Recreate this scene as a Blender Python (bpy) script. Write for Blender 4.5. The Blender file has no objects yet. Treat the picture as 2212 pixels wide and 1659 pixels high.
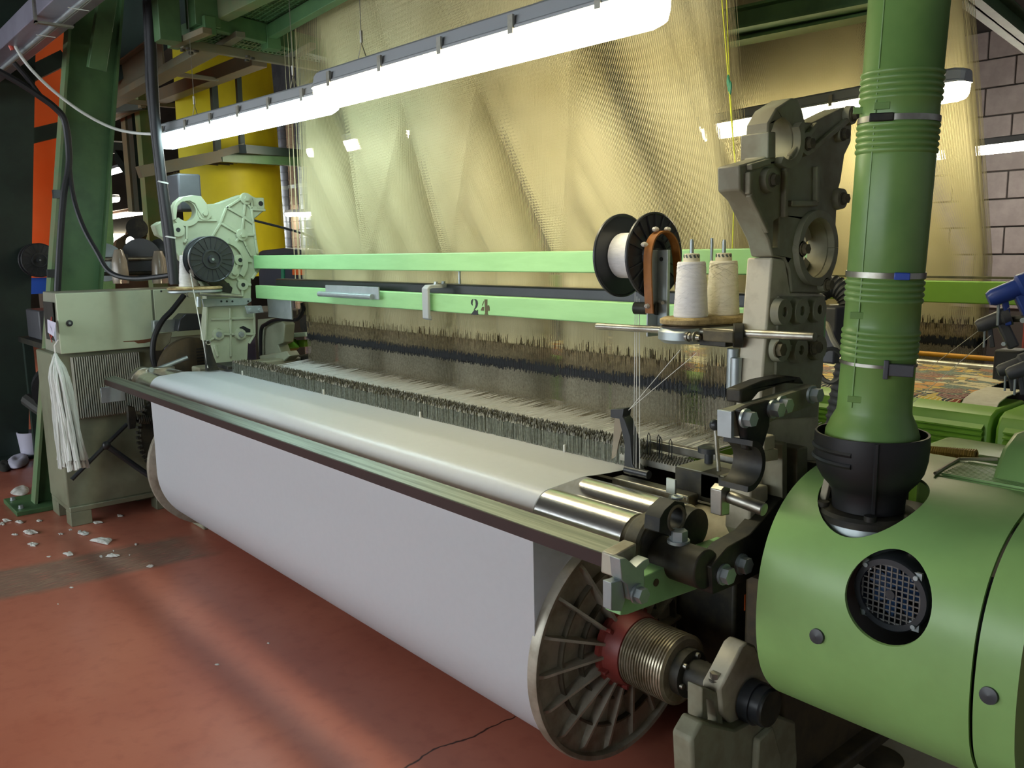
import bpy, math, random
from mathutils import Vector, Matrix, noise
from mathutils.geometry import tessellate_polygon
random.seed(7)
SC = bpy.context.scene
COL = SC.collection
# ---------------------------------------------------------------- camera (X along the loom, Y across it, Z up)
FPX = 1845.0
M = Matrix(((0.6517486, 0.10669143, -0.75089327), (0.75826116, -0.11286362, 0.64210732), (-0.01624118, -0.98786575, -0.15445867)))
EYE = Vector((0, 0, 1.55))
cd = bpy.data.cameras.new('camera'); cam = bpy.data.objects.new('camera', cd); COL.objects.link(cam)
cd.sensor_width = 36.0; cd.lens = FPX / 2212 * 36.0; cd.clip_start = 0.05; cd.clip_end = 100
R3 = Matrix((M @ Vector((1, 0, 0)), M @ Vector((0, -1, 0)), M @ Vector((0, 0, -1)))).transposed()
cam.matrix_world = Matrix.Translation(EYE) @ R3.to_4x4()
SC.camera = cam
# ---------------------------------------------------------------- world and exposure
w = bpy.data.worlds.new('hall_ambient'); SC.world = w; w.use_nodes = True
w.node_tree.nodes['Background'].inputs[0].default_value = (0.86, 0.92, 1.0, 1)
w.node_tree.nodes['Background'].inputs[1].default_value = 0.12
SC.view_settings.view_transform = 'Standard'; SC.view_settings.look = 'None'
SC.view_settings.exposure = 0.85; SC.view_settings.gamma = 1.0; SC.view_settings.use_curve_mapping = False
COOL, WARM = (0.72, 0.98, 1.0), (1.0, 0.90, 0.60)
LAMP = 14.0

# ---------------------------------------------------------------- helpers
def at(px, py, x=None, y=None, z=None):
    """point where the sight line of a photo pixel meets the plane X=x, Y=y or Z=z"""
    r = M @ Vector(((px - 1106) / FPX, (py - 829.5) / FPX, 1.0))
    i, v = (0, x) if x is not None else (1, y) if y is not None else (2, z)
    return EYE + r * ((v - EYE[i]) / r[i])
def yz(x, *pts): return [(p.y, p.z) for p in (at(a, b, x=x) for a, b in pts)]
def xz(y, *pts): return [(p.x, p.z) for p in (at(a, b, y=y) for a, b in pts)]
def V(*a): return Vector(a)
def frame(d, up=Vector((0, 0, 1))):
    d = d.normalized()
    s = d.cross(up)
    if s.length < 1e-4: s = d.cross(Vector((1, 0, 0)))
    s.normalize(); return s, s.cross(d).normalized()

class S:
    def __init__(self): self.v = []; self.f = []
    def add(self, vs, fs):
        n = len(self.v); self.v += [tuple(p) for p in vs]; self.f += [tuple(i + n for i in q) for q in fs]; return self
    def bx(self, x0, x1, y0, y1, z0, z1):
        return self.add([(x0,y0,z0),(x1,y0,z0),(x1,y1,z0),(x0,y1,z0),(x0,y0,z1),(x1,y0,z1),(x1,y1,z1),(x0,y1,z1)],
                        [(0,3,2,1),(4,5,6,7),(0,1,5,4),(1,2,6,5),(2,3,7,6),(3,0,4,7)])
    def box(self, c, s, R=None):
        c = Vector(c); vs = []
        for k in ((-1,-1,-1),(1,-1,-1),(1,1,-1),(-1,1,-1),(-1,-1,1),(1,-1,1),(1,1,1),(-1,1,1)):
            p = Vector((k[0]*s[0]/2, k[1]*s[1]/2, k[2]*s[2]/2)); vs.append(c + (R @ p if R else p))
        return self.add(vs, [(0,3,2,1),(4,5,6,7),(0,1,5,4),(1,2,6,5),(2,3,7,6),(3,0,4,7)])
    def bar(self, p0, p1, w, h, up=Vector((0, 0, 1))):
        p0, p1 = Vector(p0), Vector(p1); s, u = frame(p1 - p0, up); vs = []
        for p in (p0, p1): vs += [p - s*w/2 - u*h/2, p + s*w/2 - u*h/2, p + s*w/2 + u*h/2, p - s*w/2 + u*h/2]
        return self.add(vs, [(0,1,2,3),(7,6,5,4),(0,4,5,1),(1,5,6,2),(2,6,7,3),(3,7,4,0)])
    def cyl(self, p0, p1, r, r2=None, n=20, cap=True):
        p0, p1 = Vector(p0), Vector(p1); s, u = frame(p1 - p0); r2 = r if r2 is None else r2; vs = []
        for p, q in ((p0, r), (p1, r2)):
            for i in range(n):
                a = 2*math.pi*i/n; vs.append(p + s*q*math.cos(a) + u*q*math.sin(a))
        fs = [(i, i+n, (i+1) % n + n, (i+1) % n) for i in range(n)]
        if cap: fs += [tuple(range(n)), tuple(range(2*n-1, n-1, -1))]
        return self.add(vs, fs)
    def tube(self, pts, r, n=6, closed=False, cap=True):
        pts = [Vector(p) for p in pts]; m = len(pts); vs = []; u = None
        for i, p in enumerate(pts):
            a = pts[(i-1) % m] if (closed or i) else p; b = pts[(i+1) % m] if (closed or i < m-1) else p
            d = (b - a).normalized()
            if u is None: s, u = frame(d)
            else:
                u = u - d*u.dot(d); u.normalize(); s = d.cross(u)
            rr = r[i] if isinstance(r, (list, tuple)) else r
            for k in range(n):
                t = 2*math.pi*k/n; vs.append(p + s*rr*math.cos(t) + u*rr*math.sin(t))
        fs = []
        for i in range(m if closed else m-1):
            j = (i+1) % m
            for k in range(n): fs.append((i*n+k, i*n+(k+1) % n, j*n+(k+1) % n, j*n+k))
        if cap and not closed: fs += [tuple(range(n-1, -1, -1)), tuple(range((m-1)*n, m*n))]
        return self.add(vs, fs)
    def lathe(self, prof, o, d=(1, 0, 0), n=32, cap=True, arc=None):
        o = Vector(o); d = Vector(d).normalized(); s, u = frame(d); vs = []
        a0, a1 = arc if arc else (0, 2*math.pi); full = arc is None; m = n if full else n+1
        for t, r in prof:
            for i in range(m):
                a = a0 + (a1-a0)*i/n; vs.append(o + d*t + s*r*math.cos(a) + u*r*math.sin(a))
        fs = []
        for k in range(len(prof)-1):
            for i in range(n):
                j = (i+1) % m; fs.append((k*m+i, (k+1)*m+i, (k+1)*m+j, k*m+j))
        if cap and full:
            if prof[0][1] > 1e-5: fs.append(tuple(range(m)))
            if prof[-1][1] > 1e-5: fs.append(tuple(range(len(prof)*m-1, (len(prof)-1)*m-1, -1)))
        return self.add(vs, fs)
    def prism(self, poly, ax, a0, a1, holes=()):
        """outline in the two other axes, extruded along ax from a0 to a1; holes are outlines too"""
        def P(q, a): return {'x': (a, q[0], q[1]), 'y': (q[0], a, q[1]), 'z': (q[0], q[1], a)}[ax]
        loops = [list(poly)] + [list(h) for h in holes]
        flat = [q for l in loops for q in l]
        tris = tessellate_polygon([[Vector((q[0], q[1], 0)) for q in l] for l in loops])
        n = len(flat); vs = [P(q, a0) for q in flat] + [P(q, a1) for q in flat]
        fs = [tuple(t) for t in tris] + [tuple(i + n for i in reversed(t)) for t in tris]; b = 0
        for l in loops:
            m = len(l); fs += [(b+i, b+(i+1) % m, b+(i+1) % m+n, b+i+n) for i in range(m)]; b += m
        return self.add(vs, fs)
    def loft(self, rings, closed=True, cap=True):
        n = len(rings[0]); vs = [p for r in rings for p in r]; fs = []
        for k in range(len(rings)-1):
            for i in range(n if closed else n-1):
                j = (i+1) % n; fs.append((k*n+i, k*n+j, (k+1)*n+j, (k+1)*n+i))
        if cap and closed: fs += [tuple(range(n-1, -1, -1)), tuple(range((len(rings)-1)*n, len(rings)*n))]
        return self.add(vs, fs)
    def ball(self, c, r, n=16, sq=(1, 1, 1)):
        c = Vector(c); k = n//2; vs = []; fs = []
        for j in range(k+1):
            th = math.pi*j/k
            for i in range(n):
                a = 2*math.pi*i/n
                vs.append(c + Vector((r*sq[0]*math.sin(th)*math.cos(a), r*sq[1]*math.sin(th)*math.sin(a), r*sq[2]*math.cos(th))))
        for j in range(k):
            for i in range(n): fs.append((j*n+i, (j+1)*n+i, (j+1)*n+(i+1) % n, j*n+(i+1) % n))
        return self.add(vs, fs)
    def hexn(self, c, d, r, h):                                  # bolt head with washer
        c, d = Vector(c), Vector(d).normalized()
        self.cyl(c, c + d*h*0.25, r*1.25, n=16); return self.cyl(c + d*h*0.25, c + d*h, r, n=6)
def circ(cy, cz, r, n=28, a0=0.0, a1=None):
    if a1 is None: return [(cy + r*math.cos(2*math.pi*i/n), cz + r*math.sin(2*math.pi*i/n)) for i in range(n)]
    return [(cy + r*math.cos(a0 + (a1-a0)*i/n), cz + r*math.sin(a0 + (a1-a0)*i/n)) for i in range(n+1)]
def sag(p0, p1, dz, n=12):
    p0, p1 = Vector(p0), Vector(p1); return [p0.lerp(p1, i/n) - Vector((0, 0, dz*4*(i/n)*(1-i/n))) for i in range(n+1)]
def spline(pts, n=6):
    pts = [Vector(p) for p in pts]; P = [pts[0]] + pts + [pts[-1]]; out = []
    for i in range(1, len(P)-2):
        for k in range(n):
            t = k/n; a, b, c, d = P[i-1], P[i], P[i+1], P[i+2]
            out.append(0.5*((2*b) + (c-a)*t + (2*a-5*b+4*c-d)*t*t + (3*b-a-3*c+d)*t**3))
    return out + [pts[-1]]

def O(name, s, m, par=None, bev=0.0, ang=35, seg=2, label=None, kind=None):
    me = bpy.data.meshes.new(name); me.from_pydata(s.v, [], s.f); me.validate(); me.update()
    import bmesh
    if len(s.f) < 60000:
        bm = bmesh.new(); bm.from_mesh(me); bmesh.ops.recalc_face_normals(bm, faces=bm.faces); bm.to_mesh(me); bm.free()
    me.materials.append(MT[m])
    for p in me.polygons: p.use_smooth = True
    me.set_sharp_from_angle(angle=math.radians(ang))
    o = bpy.data.objects.new(name, me); COL.objects.link(o)
    if par is not None:
        o.parent = par; o.matrix_parent_inverse = par.matrix_world.inverted() if par.type == 'EMPTY' else Matrix()
        if par.type == 'EMPTY': o.matrix_parent_inverse = Matrix.Translation(-par.location)
    if bev:
        b = o.modifiers.new('bevel', 'BEVEL'); b.width = bev; b.segments = seg; b.limit_method = 'ANGLE'; b.angle_limit = math.radians(40); b.harden_normals = False
    if label: o['label'] = label
    if kind: o['kind'] = kind
    return o
def T(name, label, cat, loc, group=None):
    o = bpy.data.objects.new(name, None); COL.objects.link(o); o.location = Vector(loc); o.empty_display_size = 0.05
    o['label'] = label; o['category'] = cat
    if group: o['group'] = group
    return o
def tag(o, label, cat, group=None, kind=None):
    o['label'] = label; o['category'] = cat
    if group: o['group'] = group
    if kind: o['kind'] = kind
    return o
def dup(root, off, label=None, group=None):
    r = root.copy(); COL.objects.link(r); r.location = root.location + Vector(off)
    if label: r['label'] = label
    if group: r['group'] = group
    for ch in list(root.children):
        c = ch.copy(); COL.objects.link(c); c.parent = r
        for g in ch.children:
            d = g.copy(); COL.objects.link(d); d.parent = c
    return r

# ---------------------------------------------------------------- materials
MT = {}
def translucent(name, f):
    nt = MT[name].node_tree; N = nt.nodes; L = nt.links; b = N['Principled BSDF']; t = N.new('ShaderNodeBsdfTranslucent'); mx = N.new('ShaderNodeMixShader'); mx.inputs[0].default_value = f
    t.inputs[0].default_value = b.inputs['Base Color'].default_value; out = N['Material Output']
    L.new(b.outputs[0], mx.inputs[1]); L.new(t.outputs[0], mx.inputs[2]); L.new(mx.outputs[0], out.inputs[0])
def lin(h):
    h = h.lstrip('#'); c = [int(h[i:i+2], 16)/255 for i in (0, 2, 4)]
    return tuple(x/12.92 if x <= 0.04045 else ((x+0.055)/1.055)**2.4 for x in c) + (1,)
def mat(name, col, rough=0.5, metal=0.0, col2=None, scale=8.0, amt=0.5, bump=0.0, bscale=60.0, emit=None, es=0.0, stretch=(1, 1, 1), spec=0.5, trans=0.0, alpha=1.0, rvar=0.0, detail=4.0, lo=0.42, hi=0.62, coat=0.0, sheen=0.0):
    m = bpy.data.materials.new(name); m.use_nodes = True; nt = m.node_tree; N = nt.nodes; L = nt.links
    b = N['Principled BSDF']; b.inputs['Base Color'].default_value = lin(col); b.inputs['Roughness'].default_value = rough
    b.inputs['Metallic'].default_value = metal; b.inputs['Specular IOR Level'].default_value = spec
    b.inputs['Transmission Weight'].default_value = trans; b.inputs['Alpha'].default_value = alpha; b.inputs['Coat Weight'].default_value = coat; b.inputs['Coat Roughness'].default_value = 0.28
    b.inputs['Sheen Weight'].default_value = sheen
    tc = N.new('ShaderNodeTexCoord'); mp = N.new('ShaderNodeMapping'); mp.inputs['Scale'].default_value = stretch
    L.new(tc.outputs['Object'], mp.inputs['Vector'])
    if col2:
        nz = N.new('ShaderNodeTexNoise'); nz.inputs['Scale'].default_value = scale; nz.inputs['Detail'].default_value = detail; nz.inputs['Roughness'].default_value = 0.62
        L.new(mp.outputs[0], nz.inputs['Vector'])
        cr = N.new('ShaderNodeValToRGB'); cr.color_ramp.elements[0].position = lo; cr.color_ramp.elements[1].position = hi
        c1, c2 = lin(col), lin(col2); cr.color_ramp.elements[0].color = c1
        cr.color_ramp.elements[1].color = tuple(c1[i]*(1-amt) + c2[i]*amt for i in range(3)) + (1,)
        L.new(nz.outputs['Fac'], cr.inputs[0]); L.new(cr.outputs[0], b.inputs['Base Color'])
        if rvar:
            mr = N.new('ShaderNodeMapRange'); mr.inputs['To Min'].default_value = rough; mr.inputs['To Max'].default_value = min(1, rough + rvar)
            L.new(nz.outputs['Fac'], mr.inputs['Value']); L.new(mr.outputs[0], b.inputs['Roughness'])
    if bump:
        n2 = N.new('ShaderNodeTexNoise'); n2.inputs['Scale'].default_value = bscale; n2.inputs['Detail'].default_value = 3
        L.new(mp.outputs[0], n2.inputs['Vector']); bp = N.new('ShaderNodeBump'); bp.inputs['Strength'].default_value = bump; bp.inputs['Distance'].default_value = 0.004
        L.new(n2.outputs['Fac'], bp.inputs['Height']); L.new(bp.outputs[0], b.inputs['Normal'])
    if emit:
        b.inputs['Emission Color'].default_value = tuple(emit) + (1,); b.inputs['Emission Strength'].default_value = es
    MT[name] = m; return m
mat('rail_green', '#90c184', 0.42, col2='#80b075', scale=3, amt=0.5, stretch=(1, 6, 6))
mat('cover_green', '#8db56b', 0.30, col2='#7fa25e', scale=4, amt=0.6, bump=0.05, bscale=25, rvar=0.15)
mat('pipe_green', '#71944f', 0.4, col2='#5f8445', scale=5, amt=0.7, bump=0.04, bscale=30)
mat('neighbour_green', '#7fb23f', 0.4, col2='#74a53a', scale=4, amt=0.5)
mat('steel_green', '#4b6e44', 0.5, col2='#3c5b39', scale=4, amt=0.8)
mat('steel_green_dark', '#22332a', 0.6, col2='#1b2822', scale=4, amt=0.8)
mat('steel_green_light', '#5f7d55', 0.5, col2='#7c7c5c', scale=5, amt=0.7)
mat('steel_tan', '#62624f', 0.6, col2='#6e6347', scale=4, amt=0.8)
mat('loom_paint', '#a4ad93', 0.5, col2='#939a80', scale=5, amt=0.7, bump=0.03, bscale=40)
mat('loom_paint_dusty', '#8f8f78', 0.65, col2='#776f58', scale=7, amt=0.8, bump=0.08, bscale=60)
mat('loom_white', '#c4bda4', 0.6, col2='#a39a80', scale=9, amt=0.8, bump=0.12, bscale=50)
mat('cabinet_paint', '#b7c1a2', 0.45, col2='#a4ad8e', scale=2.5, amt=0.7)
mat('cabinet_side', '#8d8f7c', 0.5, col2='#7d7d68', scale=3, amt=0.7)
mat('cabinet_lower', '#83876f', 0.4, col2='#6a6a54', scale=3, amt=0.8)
mat('fin', '#b8b6a8', 0.4, 0.2)
mat('black_plastic', '#2a2d30', 0.36, col2='#35383b', scale=6, amt=0.6)
mat('black_rubber', '#131416', 0.55, col2='#1f2022', scale=6, amt=0.6)
mat('black_iron', '#1d1e1a', 0.55, col2='#45402f', scale=9, amt=0.7, bump=0.1, bscale=70, metal=0.2)
mat('dusty_iron', '#4a4637', 0.75, col2='#6d6348', scale=12, amt=0.8, bump=0.15, bscale=80)
mat('greasy_brown', '#3d3527', 0.6, col2='#57492f', scale=9, amt=0.8, bump=0.1, bscale=50)
mat('chrome', '#f2f2f0', 0.17, 1.0, col2='#dcdad2', scale=30, amt=0.6, rvar=0.12)
mat('steel', '#a9a79d', 0.30, 1.0, col2='#827d6e', scale=14, amt=0.7, rvar=0.2)
mat('zinc', '#a9b2b2', 0.42, 0.7, col2='#929b9b', scale=9, amt=0.6)
mat('straightedge', '#8f9488', 0.34, 0.85, col2='#6d7269', scale=2.2, amt=0.9, stretch=(1, 40, 40), rvar=0.15)
mat('straightedge_front', '#3a2724', 0.42, 0.3, col2='#2f201d', scale=4, amt=0.6)
mat('cast_alu', '#b2ac9b', 0.42, 0.35, col2='#857d6b', scale=9, amt=0.8, bump=0.08, bscale=60)
mat('cast_alu_dark', '#6b6453', 0.55, 0.3, col2='#453f33', scale=8, amt=0.9, bump=0.1, bscale=60)
mat('thread_steel', '#c2baa4', 0.30, 0.75, col2='#8d8164', scale=12, amt=0.8)
mat('hub_red', '#8a3a33', 0.45, col2='#6b2b26', scale=8, amt=0.7)
mat('fabric', '#eeeff1', 0.40, col2='#e8e9eb', scale=40, amt=0.5, coat=0.7)
translucent('fabric', 0.5)
mat('fabric_roll', '#cfcec9', 0.75, col2='#c6c4bd', scale=20, amt=0.5)
mat('warp', '#cccdcb', 0.8, col2='#b4b4ae', scale=60, amt=0.6, stretch=(6, 0.3, 1))
mat('cord', '#c8bf96', 0.75, col2='#b3a97e', scale=1.2, amt=0.8)
mat('cord_brown', '#6f6145', 0.7, col2='#a0916b', scale=50, amt=0.7)
mat('coupling', '#14181c', 0.5)
mat('heddle', '#a59d86', 0.45, 0.25, col2='#6f6853', scale=120, amt=0.8)
mat('drop_wire', '#979a8c', 0.38, 0.5, col2='#6b6d62', scale=90, amt=0.8)
mat('drop_wire_top', '#67634f', 0.4, 0.5, col2='#302e28', scale=60, amt=0.8)
mat('yarn', '#e6e4e0', 0.8, col2='#cfcdc8', scale=30, amt=0.5, stretch=(1, 1, 5), bump=0.15, bscale=150)
mat('yarn_warm', '#e4dfcb', 0.8, col2='#cfc8ae', scale=30, amt=0.5, stretch=(1, 1, 5), bump=0.15, bscale=150)
mat('mop', '#d9dcd6', 0.85, col2='#bfc3bb', scale=26, amt=0.6, stretch=(3, 3, 0.4), bump=0.3, bscale=120)
mat('leather', '#9c6329', 0.6, col2='#7a4a1e', scale=14, amt=0.7)
mat('fuzz', '#b29d70', 0.95, col2='#8a764b', scale=40, amt=0.8, bump=0.6, bscale=260)
mat('lint', '#cfcdc6', 0.95, col2='#a9a59c', scale=30, amt=0.8, bump=0.6, bscale=120)
mat('paper', '#c9c6d6', 0.8)
mat('cone_core', '#cfc7ac', 0.7); mat('stripe_dark', '#4c5550', 0.7)
mat('orange_sheet', '#ff8440', 0.55, col2='#f06c28', scale=1.2, amt=0.7)
mat('yellow_sheet', '#ece22e', 0.55, col2='#cfc42a', scale=1.6, amt=0.8)
translucent('orange_sheet', 0.4); translucent('yellow_sheet', 0.4)
mat('blue_sheet', '#1f55c4', 0.55)
mat('duct_silver', '#8b94a0', 0.35, 0.8, col2='#6f7680', scale=6, amt=0.6)
mat('duct_tan', '#8a7a68', 0.7)
mat('concrete', '#6e675c', 0.85, col2='#5a5449', scale=3, amt=0.7)
mat('wall_block', '#a8a0a0', 0.85, col2='#938b8b', scale=5, amt=0.7)
mat('wall_joint', '#4a4542', 0.9)
mat('hall_dark', '#34322c', 0.9, col2='#28261f', scale=2, amt=0.8)
mat('trunking', '#8a8896', 0.4, 0.4, col2='#73717d', scale=4, amt=0.6)
mat('lamp_grey', '#9ba0a2', 0.45)
mat('lamp_rust', '#8d5a2b', 0.6)
mat('lens_cool', '#ffffff', 0.4, emit=COOL, es=LAMP)
mat('lens_warm', '#fff2cc', 0.4, emit=WARM, es=LAMP*1.05)
mat('lens_far', '#ffffff', 0.4, emit=(1.0, 0.93, 0.76), es=26.0)
mat('daylight_pane', '#ffffff', 0.3, emit=(0.86, 0.94, 1.0), es=4.9)
mat('lens_clear', '#e8d9a8', 0.15, trans=0.75)
mat('cable_black', '#17181b', 0.5); mat('cable_white', '#c5c8c2', 0.5)
mat('cord_thin', '#d9d8cf', 0.7); mat('cord_yellow', '#c4c93c', 0.7)
mat('green_bead', '#1c6a4a', 0.5)
mat('red_plastic', '#b0402f', 0.5); mat('orange_plastic', '#c9571d', 0.4); mat('blue_plastic', '#2f4aa0', 0.4)
mat('purple_box', '#6b6478', 0.8, col2='#5d576a', scale=4, amt=0.6)
mat('grey_plastic', '#4b4c50', 0.5, col2='#3e3f43', scale=6, amt=0.5)
mat('dark_panel', '#2a2c36', 0.45)
mat('fan_blue', '#2b4a72', 0.5); mat('mesh_steel', '#6a6a66', 0.4, 0.8)
mat('wire_yellow', '#d99a1e', 0.5); mat('hose_grey', '#3a3a36', 0.6); mat('hose_tan', '#a98a3a', 0.5)
mat('clear_cup', '#b9ad98', 0.2, trans=0.5)
mat('numeral_black', '#15181a', 0.5); mat('numeral_worn', '#4a4526', 0.6)
mat('rust', '#6a4227', 0.8)
mat('floor_board', '#b8ab97', 0.7, col2='#a3967c', scale=6, amt=0.7)
# ---------------------------------------------------------------- setting
def floor_material():
    m = bpy.data.materials.new('floor_red'); m.use_nodes = True; nt = m.node_tree; N = nt.nodes; L = nt.links; b = N['Principled BSDF']
    tc = N.new('ShaderNodeTexCoord'); sx = N.new('ShaderNodeSeparateXYZ'); L.new(tc.outputs['Object'], sx.inputs[0])
    def math_(op, a, bb=None, c=None):
        n = N.new('ShaderNodeMath'); n.operation = op
        for i, q in enumerate((a, bb, c)):
            if q is None: continue
            if isinstance(q, (int, float)): n.inputs[i].default_value = q
            else: L.new(q, n.inputs[i])
        return n.outputs[0]
    def noise_(sc, det=4, st=(1, 1, 1)):
        mp = N.new('ShaderNodeMapping'); mp.inputs['Scale'].default_value = st; L.new(tc.outputs['Object'], mp.inputs[0])
        n = N.new('ShaderNodeTexNoise'); n.inputs['Scale'].default_value = sc; n.inputs['Detail'].default_value = det; L.new(mp.outputs[0], n.inputs['Vector']); return n.outputs['Fac']
    def mix(f, a, c):
        n = N.new('ShaderNodeMix'); n.data_type = 'RGBA'
        if isinstance(f, float): n.inputs[0].default_value = f
        else: L.new(f, n.inputs[0])
        for i, q in ((6, a), (7, c)):
            if isinstance(q, tuple): n.inputs[i].default_value = q
            else: L.new(q, n.inputs[i])
        return n.outputs[2]
    def ramp(f, lo, hi):
        n = N.new('ShaderNodeMapRange'); n.inputs[1].default_value = lo; n.inputs[2].default_value = hi; L.new(f, n.inputs[0]); return n.outputs[0]
    c = mix(ramp(noise_(1.3), 0.35, 0.7), lin('#a8624f'), lin('#bb745e'))
    c = mix(math_('MULTIPLY', ramp(noise_(14, 6), 0.5, 0.8), 0.5), c, lin('#8f4a3b'))
    # worn grey-beige strip painted across the aisle
    nz = noise_(5, 5); xx = math_('ADD', sx.outputs[0], math_('MULTIPLY', nz, 0.10))
    wy = math_('SUBTRACT', xx, math_('MULTIPLY', sx.outputs[1], 0.10))
    band = math_('MULTIPLY', ramp(wy, -4.86, -4.78), math_('SUBTRACT', 1.0, ramp(wy, -4.42, -4.36)))
    band = math_('MULTIPLY', band, math_('SUBTRACT', 1.0, ramp(math_('ADD', sx.outputs[1], math_('MULTIPLY', nz, 0.2)), 1.62, 1.75)))
    streak = noise_(9, 3, (10, 1, 1))
    band = math_('MULTIPLY', band, ramp(streak, 0.3, 0.45))
    band2 = math_('MULTIPLY', band, 0.85)
    c = mix(band2, c, mix(ramp(streak, 0.45, 0.7), lin('#6d5a4c'), lin('#94806a')))
    # hairline crack running out from under the beam
    cr = math_('ABSOLUTE', math_('SUBTRACT', math_('ADD', sx.outputs[0], math_('MULTIPLY', noise_(6, 3), 0.10)), -1.995))
    crm = math_('MULTIPLY', math_('SUBTRACT', 1.0, ramp(cr, 0.002, 0.006)), math_('SUBTRACT', 1.0, ramp(sx.outputs[1], 1.72, 1.78)))
    c = mix(crm, c, lin('#3a2420'))
    L.new(c, b.inputs['Base Color'])
    rr = math_('ADD', math_('MULTIPLY', noise_(3, 5), 0.25), math_('ADD', 0.20, math_('MULTIPLY', band, 0.3))); L.new(rr, b.inputs['Roughness'])
    bp = N.new('ShaderNodeBump'); bp.inputs['Strength'].default_value = 0.12; bp.inputs['Distance'].default_value = 0.004; L.new(noise_(26, 4), bp.inputs['Height']); L.new(bp.outputs[0], b.inputs['Normal'])
    MT['floor_red'] = m
floor_material()
def struct(name, s, m, par=None, **k):
    o = O(name, s, m, par, **k)
    if par is None: o['kind'] = 'structure'
    return o
struct('floor', S().bx(-18, 4, -4, 13, -0.1, 0), 'floor_red')
struct('ceiling', S().bx(-18, 4, -4, 13, 5.2, 5.3), 'hall_dark')
# window wall across the aisle, behind the viewpoint
wf = struct('wall_front', S().prism([(-18, 0), (4, 0), (4, 5.2), (-18, 5.2)], 'y', -4.2, -4.0, [[(x, 0.95), (x+1.7, 0.95), (x+1.7, 2.75), (x, 2.75)] for x in (-10.4, -8.2, -6.0, -3.8, -1.6)]), 'concrete')
for k, x in enumerate((-10.4, -8.2, -6.0, -3.8, -1.6)):
    wn = struct('window_%d' % (k+2), S().bx(x, x+1.7, -4.12, -4.10, 0.95, 2.75), 'daylight_pane')
    fr_ = S()
    for a in (0.0, 0.56, 1.12, 1.66): fr_.bx(x+a, x+a+0.04, -4.10, -4.05, 0.95, 2.75)
    for a in (0.0, 0.88, 1.76): fr_.bx(x, x+1.7, -4.10, -4.06, 0.95+a, 0.99+a)
    O('window_frame', fr_, 'zinc', wn)
struct('wall_left', S().bx(-18.2, -18, -4, 13, 0, 5.2), 'hall_dark')
wb = struct('wall_back', S().bx(-18, 4, 9.3, 9.5, 0, 5.2), 'wall_joint')
blk = None
for r in range(10):                                             # the block wall seen past the neighbouring harness
    for c in range(14):
        x0 = -5.4 + c*0.52 + (0.26 if r % 2 else 0); z0 = 0.9 + r*0.27
        if blk is None:
            blk = O('block', S().bx(0, 0.505, -0.03, 0, 0, 0.255), 'wall_block', wb, bev=0.006); b = blk
        else:
            b = blk.copy(); COL.objects.link(b); b.parent = wb
        b.location = (x0, 9.3, z0)

def ibeam(s, p0, p1, w, h, t=0.012, up=Vector((0, 0, 1))):
    p0, p1 = Vector(p0), Vector(p1); sd, u = frame(p1 - p0, up)
    s.bar(p0, p1, t, h, up)
    for k in (-1, 1): s.bar(p0 + u*k*(h-t)/2, p1 + u*k*(h-t)/2, w, t, up)
    return s

# splayed green column beside the cabinet: H section leaning back over the loom
cf = Vector((-5.98, 1.08, 0.02)); ct = Vector((-5.98, 1.61, 3.44))
col = T('steel_column', 'green H-section steel column leaning behind the pale control cabinet, black cables tied to it', 'column', (-5.8, 1.1, 0))
def slab(x0, x1, y0, y1):
    rings = []
    for p in (cf, ct):
        rings.append([p + V(x0, y0, 0), p + V(x1, y0, 0), p + V(x1, y1, 0), p + V(x0, y1, 0)])
    return S().loft(rings)
O('front_flange', slab(0.0, 0.11, 0.0, 0.016), 'steel_green_light', col, label='pale front flange, its lit tone put in the colour')  # paler green than the web paints in the light on this face
O('web', slab(0.05, 0.062, 0.016, 0.29), 'steel_green', col)
O('rear_flange', slab(0.0, 0.11, 0.29, 0.306), 'steel_green', col)
O('base_plate', S().bx(-6.16, -5.77, 0.96, 1.46, 0.0, 0.03), 'steel_green', col, bev=0.004)
for p in ((-5.84, 1.0), (-6.08, 1.0)): O('anchor_bolt', S().hexn((p[0], p[1], 0.03), (0, 0, 1), 0.014, 0.02), 'zinc', col)
for k, (a, bb) in enumerate(((0.86, 0.9), (0.56, 0.6), (0.42, 0.46))):
    p = cf.lerp(ct, a); O('cable_clip', S().box(p + V(0.12, 0.0, 0), (0.03, 0.05, 0.05)), 'black_plastic', col)
# dark column at the picture's far left
c2 = T('steel_column', 'broad dark green steel column in front of the orange sheet', 'column', (-7.6, 0.95, 0))
rings = []
for p in (V(-7.70, 0.98, 0), V(-7.62, 1.42, 4.2)):
    rings.append([p + V(-0.15, -0.75, 0), p + V(0.15, -0.75, 0), p + V(0.15, 0.40, 0), p + V(-0.15, 0.40, 0)])
O('post', S().loft(rings), 'steel_green_dark', c2)
O('base_plate', S().bx(-8.0, -7.4, 0.1, 1.5, 0, 0.025), 'steel_green_dark', c2)

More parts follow.
